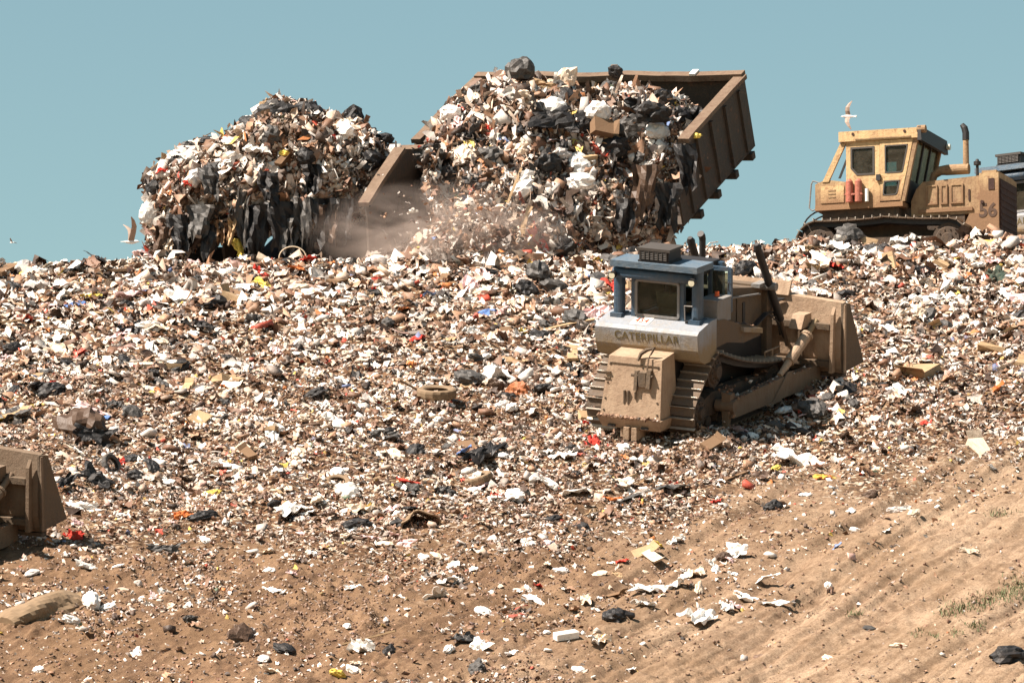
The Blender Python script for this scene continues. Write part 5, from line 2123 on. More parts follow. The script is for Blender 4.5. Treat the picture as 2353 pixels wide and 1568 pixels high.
f_(SHEET_W[9], 1100, 1490, 46, 'white', 'white film on soil close to the bottom edge, right of centre left', 'plastic film', G_SH)
f_(BAGS_W[6], 1182, 1143, 44, 'white', 'bright white bag standing out at the lower rim of the garbage', 'plastic bag', G_WB, squash=1.4)
f_(BAGS_W[7], 800, 1138, 52, 'white', 'bright white bag at the lower rim of the garbage left of centre', 'plastic bag', G_WB, squash=1.3)
f_(SHEET_W[10], 780, 985, 74, 'white', 'long white film on the garbage left of the two tyres', 'plastic film', G_SH, stretch=1.3)
f_(SHEET_W[11], 1820, 1062, 88, 'white', 'pale heap of film where garbage meets soil right of the bulldozer', 'plastic film', G_SH, squash=1.3)
f_(BAGS_W[8], 1782, 1080, 24, 'yellow', 'small yellow bag by the pale film right of the bulldozer', 'plastic bag', G_WB)
for X, Y, w, lab in ((960, 782, 34, 'red cloth near the middle of the upper slope'), (1362, 1022, 48, 'red cloth beside the lower left of the bulldozer track'), (1645, 1157, 26, 'small red cloth on soil below the bulldozer'),
                     (185, 812, 26, 'small red scrap on the left of the slope above the plump black bag'), (122, 884, 24, 'red scrap touching the plump shiny black bag'),
                     (290, 1066, 30, 'red scrap right of the hollow brown lump'), (706, 604, 32, 'red cloth right below the left wagon wheels'), (2130, 975, 30, 'red cloth right of the bulldozer blade on the garbage'),
                     (1348, 975, 24, 'red scrap left of the bulldozer counterweight'), (172, 1236, 46, 'orange red cloth flattened on soil below the blade at the left edge'),
                     (862, 668, 26, 'red scrap on the upper slope below the dust'), (1236, 1348, 20, 'tiny red scrap on soil at lower right of centre'), (1392, 746, 24, 'red scrap at the left of the bulldozer rear deck')):
    f_(RAGS[int(X) % 10], X, Y, w, 'red', lab, 'cloth', G_RG, squash=1.3)
f_(RAGS[3], 2290, 640, 60, 'dark green', 'dark green cloth on the upper slope at the right edge', 'cloth', G_RG)
f_(SHEET_B[2], 215, 1112, 78, 'black', 'dark stiff sheet propped on garbage right of the blade at the left edge', 'plastic film', G_SH, upright=(.15, -.75, .6), lift=.1)
f_(SHEET_B[3], 150, 1118, 54, 'black', 'dark sheet between the blade at the left edge and the propped sheet', 'plastic film', G_SH, upright=(.1, -.7, .6), lift=.1)
f_(CARDS[1], 535, 692, 54, 'tan', 'large tan carton below the left wagon', 'cardboard', G_CB, squash=1.2)
f_(CARDS[2], 2110, 862, 84, 'tan', 'large tan cardboard sheet on garbage right of the bulldozer', 'cardboard', G_CB, squash=.6, tilt=.1)
f_(CARDS[3], 455, 972, 70, 'tan', 'tan flattened carton left of centre on the slope', 'cardboard', G_CB, tilt=.15)
f_(SHEET_W[5], 90, 670, 70, 'pale grey', 'large grey film high on the left of the slope', 'plastic film', G_SH, squash=1.3)
f_(PLANKS[0], 735, 980, 110, 'dark brown', 'long dark plank lying level on garbage left of the tyres', 'plank', G_PL, tilt=.05, spin=R(15), sink=.03)
f_(PLANKS[1], 1690, 1095, 80, 'brown', 'brown plank on the soil edge below the bulldozer push arm', 'plank', G_PL, tilt=.05, spin=R(60), sink=.03)

# foam block, brown roll, hollow lump, hooded sheet, hoop
bm = bmesh.new()
bx(bm, -.5, .5, -.2, .2, -.14, .16)
bmesh.ops.bevel(bm, geom=list(bm.edges), offset=.03, segments=1, affect='EDGES')
me = bpy.data.meshes.new('foam_block')
bm.to_mesh(me)
bm.free()
me.materials.append(M_PLASTIC)
f_(me, 1300, 1468, 58, 'white', 'white foam block on soil left of the lone black bin bag', 'foam block', None, spin=R(30), tilt=.05, sink=.12, name='foam_block')


def roll_mesh():
    rng = np.random.default_rng(9)
    n, N = 26, 48
    v, f = [], []
    for i in range(N):
        t = i / (N - 1)
        x = (t - .5)
        rr = .16 * (1 - .5 * abs(2 * t - 1) ** 4)
        for k in range(n):
            a = 2 * math.pi * k / n
            r = rr * (1 + .12 * math.sin(3 * a + 5 * t) + .10 * float(fbm(x * 9 + 3, a * 2.0, 5, 3)) + rng.normal(0, .02))
            v.append((x, math.cos(a) * r * 1.35 + .03 * math.sin(6 * t), max(-.06, math.sin(a) * r)))
    for i in range(N - 1):
        for k in range(n):
            j = (k + 1) % n
            f.append((i * n + k, (i + 1) * n + k, (i + 1) * n + j, i * n + j))
    f.append(tuple(range(n))[::-1])
    f.append(tuple((N - 1) * n + k for k in range(n)))
    return np_mesh('carpet_roll', v, f, M_CARD)


f_(roll_mesh(), 95, 1412, 205, 'dusty', 'long brown carpet roll half sunk in soil at lower left', 'carpet roll', None, spin=R(58), tilt=.03, sink=.02, stretch=1.25, name='carpet_roll')


def hood_mesh(seed, name, mat):
    """stiff sheet bent over into a hood that is open towards one side"""
    rng = np.random.default_rng(seed)
    n, N = 15, 9
    v, f = [], []
    for i in range(N):
        t = i / (N - 1)
        for k in range(n):
            a = math.pi * k / (n - 1)
            r = .5 * (1 - .45 * t * t) * (1 + .08 * math.sin(5 * a + seed) + rng.normal(0, .035))
            v.append((math.cos(a) * r, .15 + .55 * (t - .5) + .10 * math.sin(a) * t, math.sin(a) * r * .85 - .08))
    m = len(v)
    v += [(x * .93, y, z * .93 - .01) for x, y, z in v]
    for i in range(N - 1):
        for k in range(n - 1):
            a = i * n + k
            f.append((a, a + 1, a + n + 1, a + n))
            f.append((a + m, a + n + m, a + n + 1 + m, a + 1 + m))
    for k in range(n - 1):
        f.append((k, k + m, k + 1 + m, k + 1))
        a = (N - 1) * n + k
        f.append((a, a + 1, a + 1 + m, a + m))
    for i in range(N - 1):
        for e in (0, n - 1):
            a = i * n + e
            f.append((a, a + n, a + n + m, a + m))
    return np_mesh(name, v, f, mat)


def hooded(X, Y, px, colour, label, cat, seed, name):
    p, s = ground_hit(X, Y)
    k = px * s / F
    o = bpy.data.objects.new(name, hood_mesh(seed, name, M_CARD))
    COL.objects.link(o)
    o.matrix_world = Matrix.Translation(p + Vector((0, 0, .02))) @ Matrix.Rotation(R(12), 4, 'Z') @ Matrix.Rotation(R(18), 4, 'X') @ Matrix.Scale(k, 4)
    o.color = (*COLOURS[colour], 1)
    return tag(o, label, cat)


f_(BAGS_B[7], 192, 996, 120, 'dark brown', 'big brown lump of stiff carpet at the left, hollow and dark towards the viewer', 'carpet', None, squash=1.3, tilt=.05, sink=.1, name='carpet')
f_(SHEET_B[4], 212, 1014, 84, 'black', 'black sheet added for the shade in the hollow of the big brown lump', 'plastic film', G_SH, upright=(.2, -.8, .45), lift=.12, squash=.8)  # black sheet stands in for the shaded hollow of the lump
hooded(968, 1206, 92, 'dusty', 'dark hooded sheet of stiff matting at the lower rim of the garbage', 'matting', 5, 'matting')
f_(BAGS_B[11], 925, 1206, 40, 'black', 'black bag left of the hooded matting', 'bin bag', G_BB)
f_(BAGS_B[2], 558, 1466, 74, 'dark brown', 'dark brown clod of earth on the soil at lower left of centre', 'clod', None, squash=.75)
bm = bmesh.new()
tube(bm, [(math.cos(R(a)) * .5, 0, math.sin(R(a)) * .42) for a in range(-6, 187, 12)], .022, 6)
me = bpy.data.meshes.new('hoop')
bm.to_mesh(me)
bm.free()
me.materials.append(M_CARD)
p, s_ = ground_hit(672, 592)
o = bpy.data.objects.new('hoop', me)
COL.objects.link(o)
o.matrix_world = Matrix.Translation(P(672, 592, s_ - .1)) @ Matrix.Scale(62 * s_ / F, 4)
o.color = (.62, .5, .36, 1)
tag(o, 'thin pale hoop standing upright under the left wagon', 'hoop')

# --- pieces on the two loads
rl = np.random.default_rng(77)


def on_load(surf, n, kinds, zone, lo, hi):
    a_, b_, c_, d_, nn, pr = surf
    w = pr * np.where(nn[:, 1] < .2, 1, 0)
    k = 0
    while k < n:
        i = int(rl.choice(len(w), p=w / w.sum()))
        u, v = rl.uniform(0, 1, 2)
        pos = Vector((a_[i] * (1 - u) + b_[i] * u) * (1 - v) + (d_[i] * (1 - u) + c_[i] * u) * v)
        X, Y, s = project(*pos)
        meshes, cols, noun, cat, grp = kinds[int(rl.integers(len(kinds)))]
        col = cols[int(rl.integers(len(cols)))]
        size = float(np.exp(rl.uniform(math.log(lo), math.log(hi))))
        o = settle(meshes[int(rl.integers(len(meshes)))], X, Y, size, col, tilt=.5, sink=.12, squash=rl.uniform(.9, 1.3), pos=pos, nrm=nn[i], rng=rl)
        PIECES.append(dict(o=o, X=X, Y=Y, desc='%s %s' % (col, noun), cat=cat, group=grp, where=zone))
        k += 1


K_W = (BAGS_W, ['white', 'white', 'cream', 'pale grey'], 'bag', 'plastic bag', G_WB)
K_S = (SHEET_W, ['white', 'white', 'cream', 'pinkish'], 'film', 'plastic film', G_SH)
K_B = (BAGS_B, ['black', 'dark grey', 'black'], 'bin bag', 'bin bag', G_BB)
K_K = (SHEET_B, ['black', 'dark grey'], 'sheet', 'plastic film', G_SH)
K_R = (RAGS, ['red', 'cream', 'tan', 'brown', 'white'], 'cloth', 'cloth', G_RG)
K_C = (CARDS, ['tan', 'tan', 'brown', 'cream'], 'carton', 'cardboard', G_CB)
on_load(surf_left, 70, [K_W, K_S, K_B, K_K, K_B, K_K, K_R, K_C], "left wagon's load", .35, .7)
on_load(surf_tip, 100, [K_W, K_S, K_W, K_B, K_K, K_B, K_K, K_B, K_R, K_C], "raised wagon's load", .35, .75)


def on_sil(mesh, X, Y, s, px, colour, label, cat, group, upright=(0, -.3, .95), squash=1.2, stretch=1.0, spin=0.0):
    pos = P(X, Y, s)
    o = settle(mesh, X, Y, px * s / F, colour, spin=spin, tilt=.05, sink=0, squash=squash, pos=pos, nrm=(0, 0, 1), upright=upright, stretch=stretch)
    return tag(o, label, cat, group)


on_sil(BAGS_B[0], 812, 268, 153.0, 44, 'black', 'black bag sticking up at the right shoulder of the left load', 'bin bag', G_BB, squash=1.7)
on_sil(BAGS_B[1], 883, 318, 153.0, 40, 'black', 'black bag low on the right end of the left load skyline', 'bin bag', G_BB)
on_sil(BAGS_B[2], 848, 303, 153.0, 36, 'black', 'small black bag between the two black bags right on the left load', 'bin bag', G_BB)
on_sil(BAGS_B[3], 430, 350, 152.6, 52, 'dark grey', 'dark grey bag on the left shoulder of the left load', 'bin bag', G_BB, squash=1.8)
on_sil(BAGS_B[4], 478, 324, 152.8, 40, 'black', 'black bag on the left skyline of the left load', 'bin bag', G_BB)
on_sil(BAGS_B[5], 636, 262, 152.2, 74, 'black', 'long black bag lying near the summit of the left load', 'bin bag', G_BB, stretch=1.3)
on_sil(BAGS_B[6], 706, 258, 152.2, 66, 'black', 'black bag right of the long black bag near the summit of the left load', 'bin bag', G_BB)
on_sil(BAGS_B[7], 357, 438, 152.0, 44, 'black', 'black bag at the left end of the left load above a white bag', 'bin bag', G_BB, squash=1.9)
on_sil(BAGS_W[0], 341, 492, 151.8, 40, 'white', 'bright white bag bulging at the left end of the left load', 'plastic bag', G_WB, squash=2.4, upright=(0, -.2, 1))
on_sil(SHEET_W[1], 592, 345, 151.5, 54, 'white', 'white bag in the upper middle of the left load', 'plastic bag', G_WB)
on_sil(RAGS[0], 750, 316, 151.6, 46, 'red', 'red cloth high on the right side of the left load', 'cloth', G_RG, upright=(0, -.7, .6))
on_sil(RAGS[1], 438, 420, 151.3, 30, 'red', 'red cloth left of the middle of the left load', 'cloth', G_RG, upright=(0, -.7, .6))
on_sil(RAGS[2], 478, 408, 151.2, 28, 'red', 'second red cloth just right of the red cloth on the left load', 'cloth', G_RG, upright=(0, -.7, .6))
on_sil(RAGS[4], 378, 392, 152.0, 34, 'red', 'red scrap near the left skyline of the left load', 'cloth', G_RG, upright=(0, -.5, .7))
on_sil(BAGS_W[2], 655, 352, 151.4, 26, 'yellow', 'small yellow bag in the middle of the left load', 'plastic bag', G_WB)
on_sil(BAGS_B[8], 1197, 162, 153.9, 60, 'dark grey', 'dark grey bag on the summit of the raised load', 'bin bag', G_BB, squash=1.4)
on_sil(BAGS_B[9], 1414, 166, 154.6, 30, 'black', 'shiny black bag balanced on the far rim of the raised wagon', 'bin bag', G_BB, squash=2.2)
on_sil(BAGS_W[4], 1300, 182, 153.8, 40, 'cream', 'cream bag standing at the skyline of the raised load', 'plastic bag', G_WB, squash=2.0)
on_sil(BAGS_W[5], 1375, 258, 152.6, 52, 'white', 'bright white bag high in the middle of the raised load', 'plastic bag', G_WB, squash=1.8)
on_sil(CARDS[4], 1385, 292, 152.4, 50, 'brown', 'brown folded card under the bright white bag of the raised load', 'cardboard', G_CB, upright=(.3, -.8, .5))
on_sil(BAGS_W[6], 1035, 258, 153.0, 44, 'white', 'round white bag at the left skyline of the raised load', 'plastic bag', G_WB, squash=1.5)
on_sil(BAGS_W[7], 1272, 250, 152.6, 62, 'white', 'wide white bag left of the bright white bag on the raised load', 'plastic bag', G_WB)
on_sil(BAGS_W[8], 1335, 418, 150.9, 58, 'white', 'white bag tumbling in the lower middle of the raised load', 'plastic bag', G_WB)
on_sil(SHEET_B[4], 1092, 212, 153.6, 66, 'dark grey', 'dark grey sheet on the upper left skyline of the raised load', 'plastic film', G_SH, upright=(-.6, -.6, .5))
on_sil(RAGS[5], 1110, 292, 152.4, 26, 'red', 'red scrap on the left part of the raised load', 'cloth', G_RG, upright=(0, -.8, .5))
on_sil(RAGS[6], 1142, 305, 152.3, 22, 'red', 'smaller red scrap right of the other on the left of the raised load', 'cloth', G_RG, upright=(0, -.8, .5))
on_sil(BAGS_W[9], 1598, 312, 152.0, 22, 'yellow', 'small yellow bag near the right end of the raised load', 'plastic bag', G_WB)
on_sil(SHEET_B[5], 1270, 272, 152.2, 80, 'black', 'torn black sheet in the upper middle of the raised load', 'plastic film', G_SH, upright=(.2, -.8, .4), stretch=1.2)
on_sil(BAGS_B[10], 1500, 260, 152.4, 74, 'black', 'big black bag right of centre in the raised load', 'bin bag', G_BB, squash=1.3)
for k, (X0, Y0, X1, Y1, lab) in enumerate(((1218, 470, 1202, 545, 'pale wooden plank falling upright out of the raised wagon'), (1195, 385, 1168, 470, 'thin pale lath slanting in the middle of the raised load'))):
    s = 149.6
    a, b = P(X0, Y0, s), P(X1, Y1, s - .2)
    d = (a - b)
    o = bpy.data.objects.new('plank', PLANKS[k])
    COL.objects.link(o)
    x = d.normalized()
    z = Vector((0, -1, .2))
    z = (z - x * z.dot(x)).normalized()
    m = Matrix((x, z.cross(x), z)).transposed().to_4x4()
    o.matrix_world = Matrix.Translation((a + b) / 2) @ m @ Matrix.Diagonal((d.length, d.length * (1.3 if k == 0 else .6), d.length, 1))
    o.color = (.55, .38, .22, 1)
    tag(o, lab, 'plank', G_PL)


# --- dark sheets and strips hanging from the lower edge of the left load
def hanging(X, Y0, Y1, w, colour, label, seed, mat=None, s=None, group='plastic sheets hanging from the left wagon'):
    rng = np.random.default_rng(seed)
    s = s or (150.95 if Y0 > 450 else 151.0)
    n, N = 7, 9
    v, f = [], []
    for i in range(N):
        t = i / (N - 1)
        for k in range(n):
            u = k / (n - 1) - .5
            ww = w * (1.2 - .45 * t + .12 * math.sin(9 * t + seed))
            v.append(P(X + u * ww + rng.normal(0, 1.5) + 6 * math.sin(3 * t + seed), Y0 + (Y1 - Y0) * (t + (rng.uniform(-.3, .15) if i == N - 1 else rng.normal(0, .015))), s + .07 * math.sin(u * 6 + seed * 2 + 3 * t) + .05 * math.sin(u * 13 - seed + 5 * t) + rng.normal(0, .02) - .2 * t))
    c = sum(v, Vector()) / len(v)
    v = [q - c for q in v]
    m = len(v)
    v += [q + Vector((0, .02, 0)) for q in v]
    for i in range(N - 1):
        for k in range(n - 1):
            a = i * n + k
            f.append((a, a + 1, a + n + 1, a + n))
            f.append((a + m, a + n + m, a + n + 1 + m, a + 1 + m))
    o = bpy.data.objects.new('plastic_sheet', np_mesh('plastic_sheet', v, f, mat or M_BIN))
    COL.objects.link(o)
    o.location = c
    o.color = (*COLOURS[colour], 1)
    return tag(o, label, 'plastic film', group)


hanging(455, 470, 548, 52, 'dark grey', 'grey black sheet hanging at the left under the left load', 1)
hanging(592, 470, 586, 54, 'black', 'long black sheet hanging in the middle under the left load', 2)
hanging(560, 440, 560, 30, 'dark grey', 'narrow dark strip hanging left of the long black sheet', 3)
hanging(700, 455, 560, 36, 'dark grey', 'dark strip hanging right of the middle under the left load', 4)
hanging(548, 548, 594, 20, 'yellow', 'yellow strip hanging lowest under the left load', 5, M_PLASTIC)
hanging(502, 505, 566, 18, 'brown', 'thin brown strip hanging between dark sheets under the left load', 6)
hanging(528, 500, 560, 16, 'tan', 'thin tan strip hanging beside the yellow strip under the left load', 7)
hanging(372, 520, 590, 34, 'dark brown', 'dark sheet hanging at the left end of the left wagon', 8)
hanging(392, 548, 576, 24, 'cream', 'cream strip hanging at the left end of the left wagon', 9, M_PLASTIC)
hanging(760, 470, 560, 40, 'dark brown', 'dark brown sheet hanging at the right under the left load', 10)
hanging(412, 492, 574, 46, 'black', 'black sheet hanging near the left end under the left load', 11)
hanging(642, 462, 582, 58, 'black', 'broad black sheet hanging right of the long black sheet under the left load', 12)
hanging(736, 455, 572, 46, 'black', 'black sheet hanging between dark strips at the right under the left load', 13)
hanging(482, 512, 592, 40, 'black', 'black sheet reaching almost to the ground left under the left load', 14)
hanging(668, 500, 592, 38, 'dark grey', 'dark grey sheet above the pale hoop under the left load', 15)
hanging(795, 455, 560, 36, 'black', 'black sheet hanging last on the right beside the wagon end wall', 16)
hanging(620, 395, 470, 44, 'black', 'black sheet hanging across the middle face of the left load', 17)
hanging(480, 385, 455, 40, 'dark grey', 'dark sheet hanging across the left face of the left load', 18)
hanging(712, 378, 450, 36, 'black', 'black sheet hanging across the right face of the left load', 19)

G_HT = 'dark sheets sliding out of the raised wagon'
hanging(1575, 330, 440, 44, 'black', 'black sheet hanging nearest the right end wall of the raised wagon', 31, None, 151.6, G_HT)
hanging(1530, 420, 530, 50, 'black', 'black sheet hanging lowest beside the right end of the raised load', 32, None, 151.2, G_HT)
hanging(1478, 380, 500, 54, 'dark brown', 'dark brown sheet hanging in the lower right of the raised load', 33, None, 151.0, G_HT)
hanging(1440, 455, 548, 46, 'black', 'black sheet hanging at the lower edge right of centre of the raised load', 34, None, 150.8, G_HT)


# --- the rest: bags, film, cartons and cloth over the slope, largest first
def strew(n, kinds, seed, lo, hi, bias=1.0, on_soil=False):
    rng = np.random.default_rng(seed)
    k = tries = 0
    while k < n and tries < 40000:
        tries += 1
        X = rng.uniform(-15, 2365)
        Y = rng.uniform(560, 1560)
        e = float(garbage_edge(X))
        if Y < e:
            if on_soil or rng.uniform() > (1.15 - .55 * (Y - 560) / max(1, e - 560)):
                continue
        else:
            q = math.exp(-(Y - e) / float(np.interp(X, [0, 1400, 2352], [150, 150, 50])))
            if rng.uniform() > (.25 * q + .03 if not on_soil else .3 * q + .05 * (1 - .7 * X / 2352)):
                continue
        p, s = ground_hit(X, Y)
        # keep clear of the bulldozer
        if 1330 < X < 1640 and 560 < Y < 1010 and p.y > 124:
            pl = blue.matrix_world.inverted() @ p
            if -1.5 < pl.x < 1.8 and -.6 < pl.y < 6.4:
                continue
        meshes, cols, noun, cat, grp = kinds[int(rng.integers(len(kinds)))]
        col = cols[int(rng.integers(len(cols)))]
        size = float(np.exp(rng.uniform(math.log(lo), math.log(hi)))) * float(np.interp(Y, [560, 900, 1250], [1.2, 1.0, .8]))
        st = rng.uniform(.9, 1.5)
        sq = rng.uniform(.7, 1.2)
        o = settle(meshes[int(rng.integers(len(meshes)))], X, Y, size, col, tilt=.3, sink=rng.uniform(-.02, .12), squash=sq, stretch=st, pos=p,
                   nrm=slope_normal(np.array([p.x]), np.array([p.y]))[0], rng=rng)
        big = size * st
        adj = 'large ' if big > .55 else ('small ' if big < .32 else '')
        form = 'long ' if st > 1.35 else ('flat ' if sq < .8 else ('plump ' if sq > 1.12 else ''))
        PIECES.append(dict(o=o, X=X, Y=Y, desc='%s%s%s %s' % (adj, form, col, noun), cat=cat, group=grp, where=None))
        k += 1


strew(95, [K_W], 901, .24, .44)
strew(120, [K_S], 902, .28, .60)
strew(75, [K_B], 903, .26, .50)
strew(30, [K_K], 904, .35, .65)
strew(60, [K_C], 905, .26, .46)
strew(46, [(RAGS, ['red', 'red', 'orange', 'yellow', 'blue', 'brown', 'tan'], 'cloth', 'cloth', G_RG)], 906, .24, .42)
strew(12, [(PLANKS, ['brown', 'tan', 'dark brown'], 'plank', 'plank', G_PL)], 907, .6, 1.0)
strew(80, [K_S, K_W, K_S], 908, .16, .36, on_soil=True)


# --- labels that single each piece out
def place_words(X, Y, mark):
    n, mx, my = mark
    dx, dy = X - mx, Y - my
    d = math.hypot(dx, dy)
    near = 'just ' if d < 110 else ('' if d < 300 else 'far ')
    if abs(dx) > 2.2 * abs(dy):
        r = 'left of' if dx < 0 else 'right of'
    elif abs(dy) > 2.2 * abs(dx):
        r = 'above' if dy < 0 else 'below'
    else:
        r = ('above' if dy < 0 else 'below') + ' and ' + ('left of' if dx < 0 else 'right of')
    return near + r + ' ' + n


def load_words(p):
    left = p['where'].startswith('left')
    x0, x1, y0, y1 = (345, 925, 235, 520) if left else (970, 1625, 165, 550)
    h = ['left', 'middle', 'right'][min(2, max(0, int(3 * (p['X'] - x0) / (x1 - x0))))]
    v = ['upper', 'central', 'lower'][min(2, max(0, int(3 * (p['Y'] - y0) / (y1 - y0))))]
    hh = {'left': 'left part', 'middle': 'middle', 'right': 'right part'}[h]
    return 'in the %s %s of the %s' % (v, hh, p['where'])


ORD = ['leftmost', 'second from left', 'third from left', 'fourth from left', 'fifth from left', 'sixth from left', 'seventh from left', 'eighth from left', 'ninth from left']
WORD = {2: 'two', 3: 'three', 4: 'four', 5: 'five', 6: 'six', 7: 'seven', 8: 'eight', 9: 'nine'}
taken = {}
for p in PIECES:
    if p['where'] is None:
        ms = sorted(MARKS, key=lambda m: math.hypot(m[1] - p['X'], m[2] - p['Y']))
        best = None
        for m in ms[:4]:
            l = '%s %s' % (p['desc'], place_words(p['X'], p['Y'], m))
            if best is None or len(taken.get(l, [])) < len(taken.get(best, [])):
                best = l
        p['l'] = best
    else:
        p['l'] = '%s %s' % (p['desc'], load_words(p))
    taken.setdefault(p['l'], []).append(p)
for l, ps in taken.items():
    ps.sort(key=lambda p: p['X'])
    for i, p in enumerate(ps):
        lab = l if len(ps) == 1 else '%s %s' % (ORD[min(i, 8)], l)
        for a, b in ((' on the slope', ''), ('climbing blue grey bulldozer', 'blue grey bulldozer'), ('garbage sliding from the raised wagon', 'sliding garbage'), (' and ', ' '), ('the ', '')):
            if len(lab.split()) > 16:
                lab = lab.replace(a, b)
        tag(p['o'], lab, p['cat'], p['group'])


# ------------------------------------------------------------------ gulls
def gull(X, Y, s, size, heading, bank, wing_up, label):
    root = thing('gull', label, 'gull', None, 'gulls in the air')
    bm = bmesh.new()
    ys = [-.62, -.5, -.34, -.15, .08, .26, .36, .43, .49, .53, .60]
    rs = [(.09, .012), (.085, .025), (.06, .05), (.10, .095), (.125, .12), (.105, .105), (.075, .08), (.066, .07), (.05, .052), (.018, .02), (.004, .006)]
    zs = [.0, .0, .0, .0, .0, .02, .045, .055, .05, .04, .03]
    rings = [[bm.verts.new((math.cos(t) * a, y, math.sin(t) * b + z)) for t in np.linspace(0, 2 * math.pi, 13)[:-1]] for y, (a, b), z in zip(ys, rs, zs)]
    for A, B in zip(rings, rings[1:]):
        for k in range(12):
            bm.faces.new((A[k], A[(k + 1) % 12], B[(k + 1) % 12], B[k]))
    bm.faces.new(rings[0])
    bm.faces.new(rings[-1])
    part('body', bm, M_GULLW, root, True)
    for sd in (-1, 1):
        bm = bmesh.new()
        st = [(0.06, .20, -.16, 0), (.35, .24, -.10, .16), (.62, .22, -.10, .20), (.95, .02, -.20, .12), (1.2, -.22, -.30, .02)]
        a, b = [], []
        for k, (x, yf, yb, z) in enumerate(st):
            zz = z + x * math.tan(R(wing_up if sd > 0 else wing_up * .8)) * .8
            th = .02 * (1 - k / 6)
            a.append([bm.verts.new((sd * x, yf, zz)), bm.verts.new((sd * x, (yf + yb) / 2, zz + th + .015)), bm.verts.new((sd * x, yb, zz)), bm.verts.new((sd * x, (yf + yb) / 2, zz - th * .3))])
        for A, B in zip(a, a[1:]):
            for k in range(4):
                bm.faces.new((A[k], A[(k + 1) % 4], B[(k + 1) % 4], B[k]))
        bm.faces.new(a[0])
        bm.faces.new(a[-1])
        w = part('wing', bm, M_GULLB, root)
    m = Matrix.Rotation(heading, 4, 'Z') @ Matrix.Rotation(bank, 4, 'Y') @ Matrix.Scale(size, 4)
    root.matrix_world = Matrix.Translation(P(X, Y, s)) @ m
    return root


M_GULLW = plain('gull_white', (.82, .80, .77), .7, 0, .05)
M_GULLB = plain('gull_wing', (.30, .22, .17), .7, 0, .2)
gull(300, 556, 140, .36, R(-75), R(10), 58, 'gull with raised brown wings flying left of the left wagon')
gull(1949, 268, 142, .30, R(80), R(-72), 12, 'gull banking with spread wings above the yellow bulldozer')
gull(28, 557, 165, .14, R(60), R(20), 20, 'tiny far gull low over the skyline at the left edge')


# ------------------------------------------------------------------ dust where the load falls
def dust():
    bm = bmesh.new()
    bmesh.ops.create_icosphere(bm, subdivisions=4, radius=1.0)
    me = bpy.data.meshes.new('dust_cloud')
    bm.to_mesh(me)
    bm.free()
    m = bpy.data.materials.new('drifting_dust')
    m.use_nodes = True
    nt = m.node_tree
    nt.nodes.clear()
    out = nt.nodes.new('ShaderNodeOutputMaterial')
    pv = nt.nodes.new('ShaderNodeVolumePrincipled')
    pv.inputs['Color'].default_value = (.74, .62, .55, 1)
    pv.inputs['Anisotropy'].default_value = 0.2
    tc = nt.nodes.new('ShaderNodeTexCoord')
    ln = nt.nodes.new('ShaderNodeVectorMath')
    ln.operation = 'LENGTH'
    nt.links.new(tc.outputs['Object'], ln.inputs[0])
    n = noise_node(nt, 2.3, 8, 0.66, tc.outputs['Object'], 1.2)
    fall = mathn(nt, 'SUBTRACT', 1.0, ln.outputs['Value'], True)
    dn = mathn(nt, 'SUBTRACT', n.outputs[0], 0.43, True)
    d = mathn(nt, 'MULTIPLY', mathn(nt, 'MULTIPLY', fall, dn), 10.0)
    nt.links.new(d, pv.inputs['Density'])
    nt.links.new(pv.outputs[0], out.inputs['Volume'])
    me.materials.append(m)
    o = bpy.data.objects.new('dust_cloud', me)
    COL.objects.link(o)
    o.matrix_world = Matrix.Translation(P(1010, 548, 149.4)) @ Matrix.Diagonal((3.3, 1.3, 1.45, 1))
    o['kind'] = 'stuff'
    o['label'] = 'brownish dust billowing where the garbage slides between the two wagons'


dust()

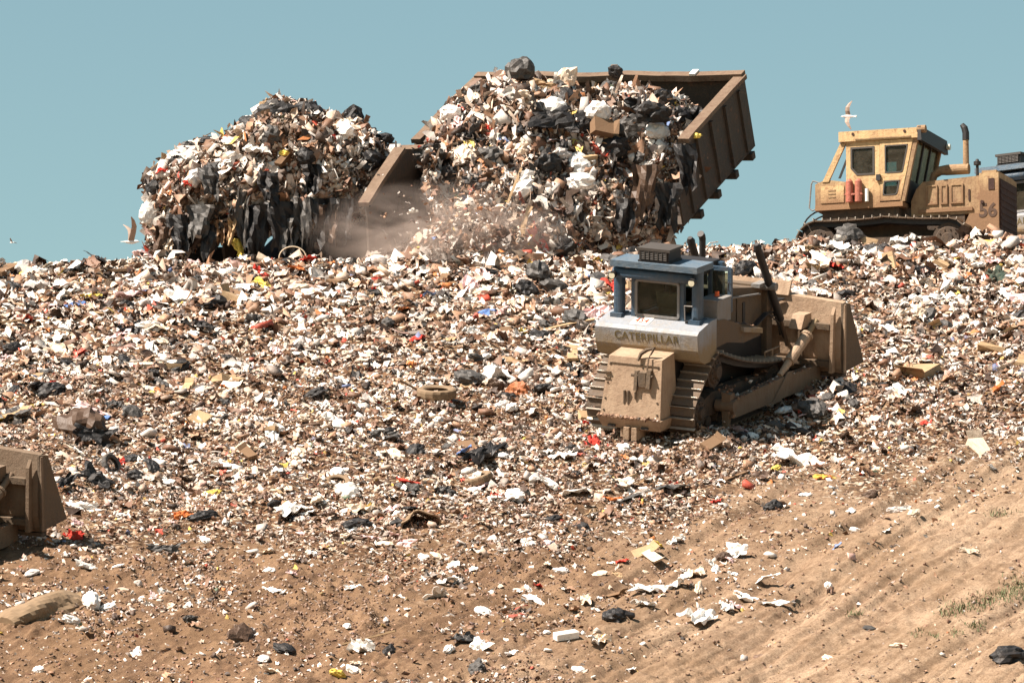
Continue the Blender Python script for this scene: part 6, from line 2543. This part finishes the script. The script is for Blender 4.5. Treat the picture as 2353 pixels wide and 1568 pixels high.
# scraps in the air in and around the falling load
rf_ = np.random.default_rng(61)
N_ = 420
px_ = rf_.normal(1090, 95, N_)
py_ = rf_.normal(505, 55, N_)
sel = (px_ > 850) & (px_ < 1560) & (py_ < 600) & (py_ > 330)
pp = np.array([P(a, b, c)[:] for a, b, c in zip(px_[sel], py_[sel], rf_.uniform(148.7, 149.8, sel.sum()))])
m_ = len(pp)
fs = pieces_mesh('falling_scraps', pp, rf_.normal(0, 1, (m_, 3)), rf_.uniform(.05, .15, m_), pick_kinds(rf_, m_, {'sheet': 3, 'stick': 1, 'bigsheet': .4}), pick_cols(rf_, m_, 0, .4), rf_)
fs['kind'] = 'stuff'
fs['label'] = 'small scraps tumbling through the dust under the raised wagon'


# ------------------------------------------------------------------ grass on the bare soil at the lower right
def grass():
    rng = np.random.default_rng(88)
    M = plain('grass_blades', (.105, .125, .05), .8, 0, .35, 3, 0)
    V, T = [], []
    blobs = [(2205, 1400, 30, 9, 60), (2255, 1385, 40, 12, 110), (2310, 1368, 36, 14, 140), (2345, 1350, 22, 16, 110), (2180, 1412, 18, 8, 36), (1963, 1414, 9, 7, 30), (2240, 1438, 14, 6, 34), (2105, 1455, 14, 5, 18), (2200, 1455, 14, 6, 22),
             (2300, 1182, 26, 6, 40), (2150, 1462, 10, 4, 14)]
    for bx_, by_, sx, sy, n in blobs:
        for k in range(n):
            X, Y = bx_ + rng.normal(0, sx) * .8, by_ + rng.normal(0, sy) * .8 - (0)
            p, s = ground_hit(X, Y)
            for j in range(2):
                a = rng.uniform(0, 6.28)
                h = rng.uniform(.04, .11)
                q = p + Vector((rng.normal(0, .05), rng.normal(0, .05), -.02))
                w = .008
                d = Vector((math.cos(a), math.sin(a), 0))
                e = Vector((-d.y, d.x, 0))
                i = len(V)
                V.extend([q - e * w, q + e * w, q + d * h * .35 + Vector((0, 0, h * .7)) + e * w * .7, q + d * h * .35 + Vector((0, 0, h * .7)) - e * w * .7, q + d * h * .8 + Vector((0, 0, h))])
                T.extend([(i, i + 1, i + 2, i + 3), (i + 3, i + 2, i + 4)])
    o = link('grass', np_mesh('grass', V, T, M))
    o['kind'] = 'stuff'
    o['label'] = 'sparse tufts of green grass on the tan soil at the lower right'


grass()
